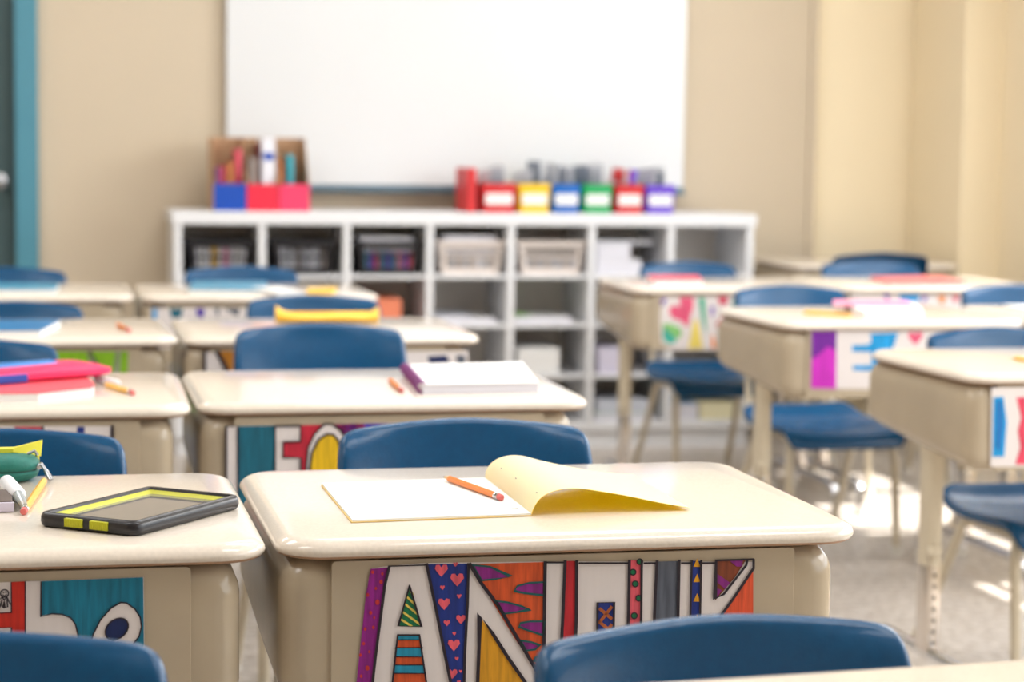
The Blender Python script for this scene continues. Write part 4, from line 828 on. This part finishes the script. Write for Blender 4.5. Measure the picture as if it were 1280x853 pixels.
rows = [[(far[i] * (j / NV) + near[i] * (1 - j / NV)) for i in range(len(near))] for j in range(NV + 1)]
def offs(rows, d):
    out = []
    for j, r in enumerate(rows):
        o = []
        for i, p in enumerate(r):
            t = r[min(i + 1, len(r) - 1)] - r[max(i - 1, 0)]; n = Vector((-t.z, 0, t.x)).normalized(); o.append(p + n * d)
        out.append(o)
    return out
b = MB(); b.grid(offs(rows, .0004), 'cover_pale'); c_ = b.build('front_cover', 'cover_pale', nb, smooth=True, recalc=False)
b = MB(); b.grid(offs(rows, -.0001), 'cover_gold', flip=True); b.build('cover_underside', 'cover_gold', c_, smooth=True, recalc=False)
b = MB()
for x, y in ((.480, 2.359), (.4845, 2.171)): b.box(x - .0032, x + .0032, y - .0007, y + .0007, .0034, .0039, M=None)
b.box(.4795, .4855, 2.266, 2.2674, .0034, .0039)
b.build('staple', 'grey_metal', nb)
b = MB()
for f_ in (.14, .5, .86):
    j = f_ * NV; r0 = rows[int(j)]; p = r0[9]; q = r0[12]; d = (q - p).normalized(); n = Vector((-d.z, 0, d.x)); e = Vector((0, .0026, 0)); b.poly([p + n * .0008 - e, p + n * .0008 + e, p + n * .0008 + e + d * .0009, p + n * .0008 - e + d * .0009])
b.build('staple_hole', 'hole_dark', c_, recalc=False)
pencil((.4435, 2.372), (.4805, 2.2195), 'pencil_orange', 'orange pencil with a pink eraser lying on the open notebook', r=.0038, z=ZD + .0035)
# tablet in a rugged case
TA, TB = Vector((-.006, 2.167)), Vector((.0805, 2.083)); TD = Vector((.1965, 2.232))
ux = (TD - TB).normalized(); W_ = (TD - TB).length + .006; wv = Vector((-ux.y, ux.x)); Hh = (TA - TB).dot(wv) + .004
Hh = max(Hh, .118)
tcx = TB + ux * (W_ / 2 - .003) + wv * (Hh / 2 - .002)
tb = thing('tablet', 'black rubber cased tablet with lime inner edge lying on the left desk', 'tablet', (tcx.x, tcx.y, ZD), math.atan2(ux.y, ux.x))
hx, hy = W_ / 2, Hh / 2
def rl(prof, r=.013, n=6): return [[(x, y, z) for x, y in rrect(hx - i, hy - i, max(r - i, .002), n)] for i, z in prof]
b = MB(); b.loft(rl([(.004, 0), (.0012, .002), (0, .006), (.0004, .011), (.0025, .0145), (.006, .0155), (.0085, .0150), (.010, .0125)]), cap0=True, cap1=False); b.build('rubber_case', 'tablet_black', tb, smooth=45)
b = MB(); b.loft(rl([(.010, .0125), (.0120, .0105), (.0140, .0095), (.0150, .0088)]), cap0=False, cap1=False); b.build('inner_bumper', 'tablet_lime', tb, smooth=45)
b = MB(); b.loft(rl([(.0147, .0080), (.0147, .0090)]), cap0=True, cap1=True); b.build('screen', 'tablet_grey', tb)
for y0, y1 in ((-.028, -.006), (.003, .025)):
    b = MB(); n = 12
    b.box(-hx - .0014, -hx + .003, y0, y1, .0035, .0125, bev=.0012)
    for k in range(n): y = y0 + (y1 - y0) * (k + .5) / n; b.tube([(-hx - .0014, y, .004), (-hx - .0014, y, .012)], .0006, n=6)
    b.build('port_cover', 'tablet_lime', tb)
# green pencil case at the left edge
pc = thing('pencil_case', 'green zipped pencil case with lime top and silver zip pull at the left edge', 'pencil case', (-.103, 2.462, ZD), 0)
pc.scale = (1, 1, .86)
def pill(z, hx_, hy_, r): return [(x, y, z) for x, y in rrect(hx_, hy_, r, 8)]
b = MB(); b.loft([pill(.002, .080, .030, .028), pill(.0, .074, .026, .024)][::-1] + [pill(.006, .086, .034, .032), pill(.012, .088, .036, .034), pill(.0155, .085, .034, .032), pill(.018, .088, .036, .034), pill(.026, .088, .036, .034), pill(.032, .082, .031, .029), pill(.0345, .070, .022, .020)]); b.build('case_body', 'case_green', pc, smooth=50)
b = MB(); b.loft([pill(z, .0865, .0348, .0335) for z in (.0145, .0168)], cap0=False, cap1=False); b.build('zip', 'case_dark', pc)
b = MB(); b.loft([pill(z, .0868, .0350, .0337) for z in (.0085, .0105)], cap0=False, cap1=False); b.loft([pill(z, .0868, .0350, .0337) for z in (.0215, .0235)], cap0=False, cap1=False); b.build('zip_tape', 'case_dark', pc)
b = MB(); b.loft([[(x, .018 + y * .25, z) for x, y in rrect(.088, .03, .01, 4)] for z in (.020, .036, .040)]); b.loft([[(.058, .008, .036), (.090, .006, .030), (.090, .028, .030), (.058, .028, .036)], [(.060, .012, .041), (.091, .014, .050), (.092, .020, .050), (.060, .020, .041)]]); b.build('lime_flap', 'case_lime', pc, smooth=50)
b = MB(); b.tube([(.086, -.012, .019), (.092, -.014, .022)], [.0045, .0035], n=10); b.tube(smooth_path([(.091, -.016, .022), (.096, -.022, .014), (.101, -.030, .004)], 4), [.0022] * 4 + [.0032] * 5, n=10); b.build('zip_pull', 'grey_metal', pc, smooth=True)
b = MB(); b.tube([(.075, -.010, .036), (.083, -.010, .040), (.086, -.010, .034)], .0022, n=8); b.build('ring', 'grey_metal', pc, smooth=True)
pencil((-.008, 2.440), (-.030, 2.222), 'pencil_yellow', 'yellow pencil with pink eraser pointing out from the green pencil case', r=.0040)
mk = thing('glue_stick', 'silvery white marker lying across the small tin at the left edge', 'marker', (-.050, 2.37, ZD + .012), math.atan2(-.135, .022))
b = MB(); b.tube([(0, 0, 0), (.003, 0, .0), (.085, 0, -.001), (.088, 0, -.001)], [.0068, .0085, .0085, .006], n=20); b.build('marker_body', 'folder_white', mk, smooth=True)
b = MB(); b.tube([(.088, 0, -.001), (.104, 0, -.003), (.130, 0, -.006)], [.0062, .0058, .0035], n=16); b.build('clear_tip', 'clear_plastic', mk, smooth=True)
mk.name = 'marker'
tn = thing('tin_case', 'small brown tin with a lilac side, cut by the left edge below the pencil case', 'tin', (-.082, 2.262, ZD), .04)
b = MB(); b.box(-.04, .040, -.02, .055, .001, .0125, bev=.0015); b.build('tin_body', 'tin_brown', tn)
b = MB(); b.box(-.04, .041, -.0225, -.0195, .001, .011, bev=.0006); b.build('side_strip', 'lilac', tn)
# thick notebook on the LEO desk
def bookpile(pts, z0, z1, mt, me, label, name='notebook', cat='notebook', ring=None, group=None, lift=0):
    """page block with a cover; pts counter-clockwise corners"""
    c = Vector((sum(p[0] for p in pts) / len(pts), sum(p[1] for p in pts) / len(pts), 0)); t = thing(name, label, cat, (c.x, c.y, z0), 0, group)
    P = [(p[0] - c.x, p[1] - c.y) for p in pts]; H = z1 - z0
    b = MB(); b.loft([[(x, y, 0) for x, y in P], [(x * .995, y * .995, H * .5) for x, y in P], [(x, y, H - .0012) for x, y in P]]); b.build('page_block', me, t)
    b = MB(); b.loft([[(x * 1.01, y * 1.01, H - .0012) for x, y in P], [(x * 1.01, y * 1.01, H) for x, y in P]]); b.build('cover', mt, t); return t
t = bookpile([(.569, 3.225), (.757, 3.232), (.800, 3.545), (.590, 3.515)], ZD, ZD + .016, 'paper', 'paper_edge', 'thick white spiral notebook on the LEO desk, its purple binding at left')
b = MB()
for k in range(16):
    f_ = k / 15; x = (.569 + .021 * f_) - t.location.x - .002; y = 3.228 + .28 * f_ - t.location.y
    b.tube([(x + .0085 * math.cos(R(a)), y, .0102 + .0085 * math.sin(R(a))) for a in range(0, 360, 45)] , .0014, n=6)
b.build('spiral_binding', 'spine_purple', t, smooth=True)
b = MB(); b.box(-.110, -.092, -.13, -.11, 0, .004, bev=.001); b.build('loose_strap', 'spine_maroon', t)
pencil((.5445, 3.41), (.5385, 3.245), 'pencil_orange', 'short orange pencil left of the thick white notebook', r=.0042)
# pink folder, pouch and pencil on the desk at left
t = bookpile([(-.30, 3.195), (-.02, 3.20), (.058, 3.262), (.064, 3.30), (.045, 3.50), (-.30, 3.50)], ZD, ZD + .013, 'book_red', 'paper', 'red folder with white pages under the pink and blue pouch', 'folder', 'folder')
pp = thing('zip_pouch', 'bright pink and blue zipped pouch lying on the red folder', 'pouch', (-.045, 3.40, ZD + .0135), .55)
def pz(z, a, b_, r=.02): return [(x, y, z) for x, y in rrect(a, b_, r, 6)]
b = MB(); b.loft([pz(0, .120, .055), pz(.005, .132, .064), pz(.013, .132, .064), pz(.0135, .130, .062)]); b.build('pouch_side', 'pouch_pink', pp, smooth=50)
b = MB(); b.loft([pz(.0135, .128, .060), pz(.018, .118, .050), pz(.020, .09, .035)]); b.build('pouch_top', 'pouch_pink', pp, smooth=50)
b = MB(); b.loft([[(-.112, -.022, .0190), (.062, -.006, .0190), (.075, .030, .0190), (.055, .044, .0185), (-.112, .044, .0185)], [(-.108, -.018, .0225), (.058, -.004, .0225), (.068, .028, .0225), (.050, .040, .0215), (-.108, .040, .0215)]]); b.build('blue_panel', 'pouch_blue', pp, smooth=50)
b = MB(); b.box(-.10, -.03, -.0670, -.060, .001, .014, bev=.002); b.build('pouch_patch', 'pouch_deep', pp)
b = MB(); b.tube(smooth_path([(.132, .02, .010), (.140, .03, .012), (.150, .02, .006), (.156, .0, .003)], 4), .0022, n=8); b.build('zip_pull', 'folder_white', pp, smooth=True)
b = MB(); b.tube([(0, 0, 0), (.008, 0, 0), (.070, -.0, 0), (.078, 0, 0)], [.004, .0055, .0055, .003], n=14); o = b.build('pen', 'folder_white', smooth=True); o.location = (.068, 3.44, ZD + .006); o.rotation_euler.z = R(-62); tag(o, 'white pen end beside the pink pouch, in line with the yellow pencil', 'pen')
pencil((.080, 3.385), (.1225, 3.258), 'pencil_yellow', 'yellow pencil at the right of the red folder', r=.0042)
# yellow pouch on the third desk
yp = thing('zip_pouch', 'yellow soft pouch with peaked corners at the far edge of its desk', 'pouch', (.590, 4.56, ZD), -.02)
N = 16; rings = []
for k in range(N + 1):
    u = -1 + 2 * k / N; hgt = .021 + .014 * abs(u) ** 9 + .0015 * math.sin(5 * u); wd = .030 * (1 - .35 * abs(u) ** 5)
    rings.append([(.112 * u, wd * math.cos(R(a)), max(0, hgt * (.5 + .5 * math.sin(R(a))))) for a in range(0, 360, 30)])
b = MB(); b.loft(rings); b.build('pouch_body', 'pouch_yellow', yp, smooth=60)
b = MB(); b.tube([(-.095, -.006, .022), (.095, -.006, .022)], .0018, n=8); b.build('zip', 'cover_gold', yp, smooth=True)
# the other desks
t = bookpile([(.345, 5.44), (.545, 5.40), (.575, 5.74), (.38, 5.75)], ZD, ZD + .010, 'book_teal', 'paper', 'teal notebook on the desk before the cubby shelf')
tq = thing('paper_roll', 'rolled white papers beside the teal notebook', 'paper', (.592, 5.330, ZD), .22)
b = MB(); b.loft([[(x, y, z) for x, z in rrect(.04, .006, .0055, 4, 0, .006)] for y in (-.02, .18)]); b.build('sheet_roll', 'paper', tq, smooth=True)
b = MB(); P = [(.640, 5.372), (.710, 5.378), (.740, 5.52), (.665, 5.50)]; b.loft([[(x, y, ZD) for x, y in P], [(x, y, ZD + .010) for x, y in P]]); tag(b.build('pencil_box', 'pouch_yellow'), 'flat yellow box at the right of the rolled papers', 'box')
bookpile([(-.33, 4.25), (-.022, 4.255), (.018, 4.50), (-.33, 4.49)], ZD, ZD + .013, 'book_blue', 'paper', 'blue notebook with white pages on the desk with the bright green sign')
pencil((.134, 4.49), (.155, 4.33), 'pencil_orange', 'small orange pencil on the desk with the blue notebook', r=.0045)
bookpile([(-.33, 5.42), (.010, 5.42), (.020, 5.66), (-.33, 5.66)], ZD, ZD + .012, 'book_teal', 'paper', 'light blue notebook on the far left desk')
bookpile([(1.672, 5.72), (1.815, 5.715), (1.872, 5.945), (1.714, 5.946)], ZD, ZD + .013, 'book_red', 'paper', 'thin red book with white pages on the desk above the pastel sign')
b = MB(); P = [(1.745, 4.70), (1.822, 4.615), (1.842, 4.632), (1.768, 4.75)]; b.loft([[(x, y, ZD) for x, y in P], [(x, y, ZD + .006) for x, y in P]]); tag(b.build('ruler', 'pencil_yellow'), 'short orange ruler on the letter E desk beside the white papers', 'ruler')
bookpile([(1.846, 4.565), (1.995, 4.575), (2.09, 4.86), (1.90, 4.84)], ZD, ZD + .016, 'paper', 'paper', 'white paper stack on the letter E desk', 'paper_stack', 'paper')
bookpile([(1.835, 4.74), (2.02, 4.70), (2.07, 4.85), (1.885, 4.87)], ZD + .0165, ZD + .0205, 'book_pink', 'book_pink', 'pink folder lying on the white paper stack', 'folder', 'folder')
bookpile([(2.385, 5.72), (2.62, 5.72), (2.66, 5.99), (2.42, 5.95)], ZD, ZD + .009, 'book_coral', 'book_coral', 'coral folder on the half sunlit desk', 'folder', 'folder')
bookpile([(2.37, 4.78), (2.60, 4.76), (2.62, 4.92), (2.37, 4.93)], ZD, ZD + .003, 'paper', 'paper', 'white sheet on the desk at the right edge', 'paper_sheet', 'paper')
pencil((1.768, 3.648), (1.80, 3.53), 'pencil_yellow', 'yellow pencil at the right edge on the nearest right desk', r=.0042)
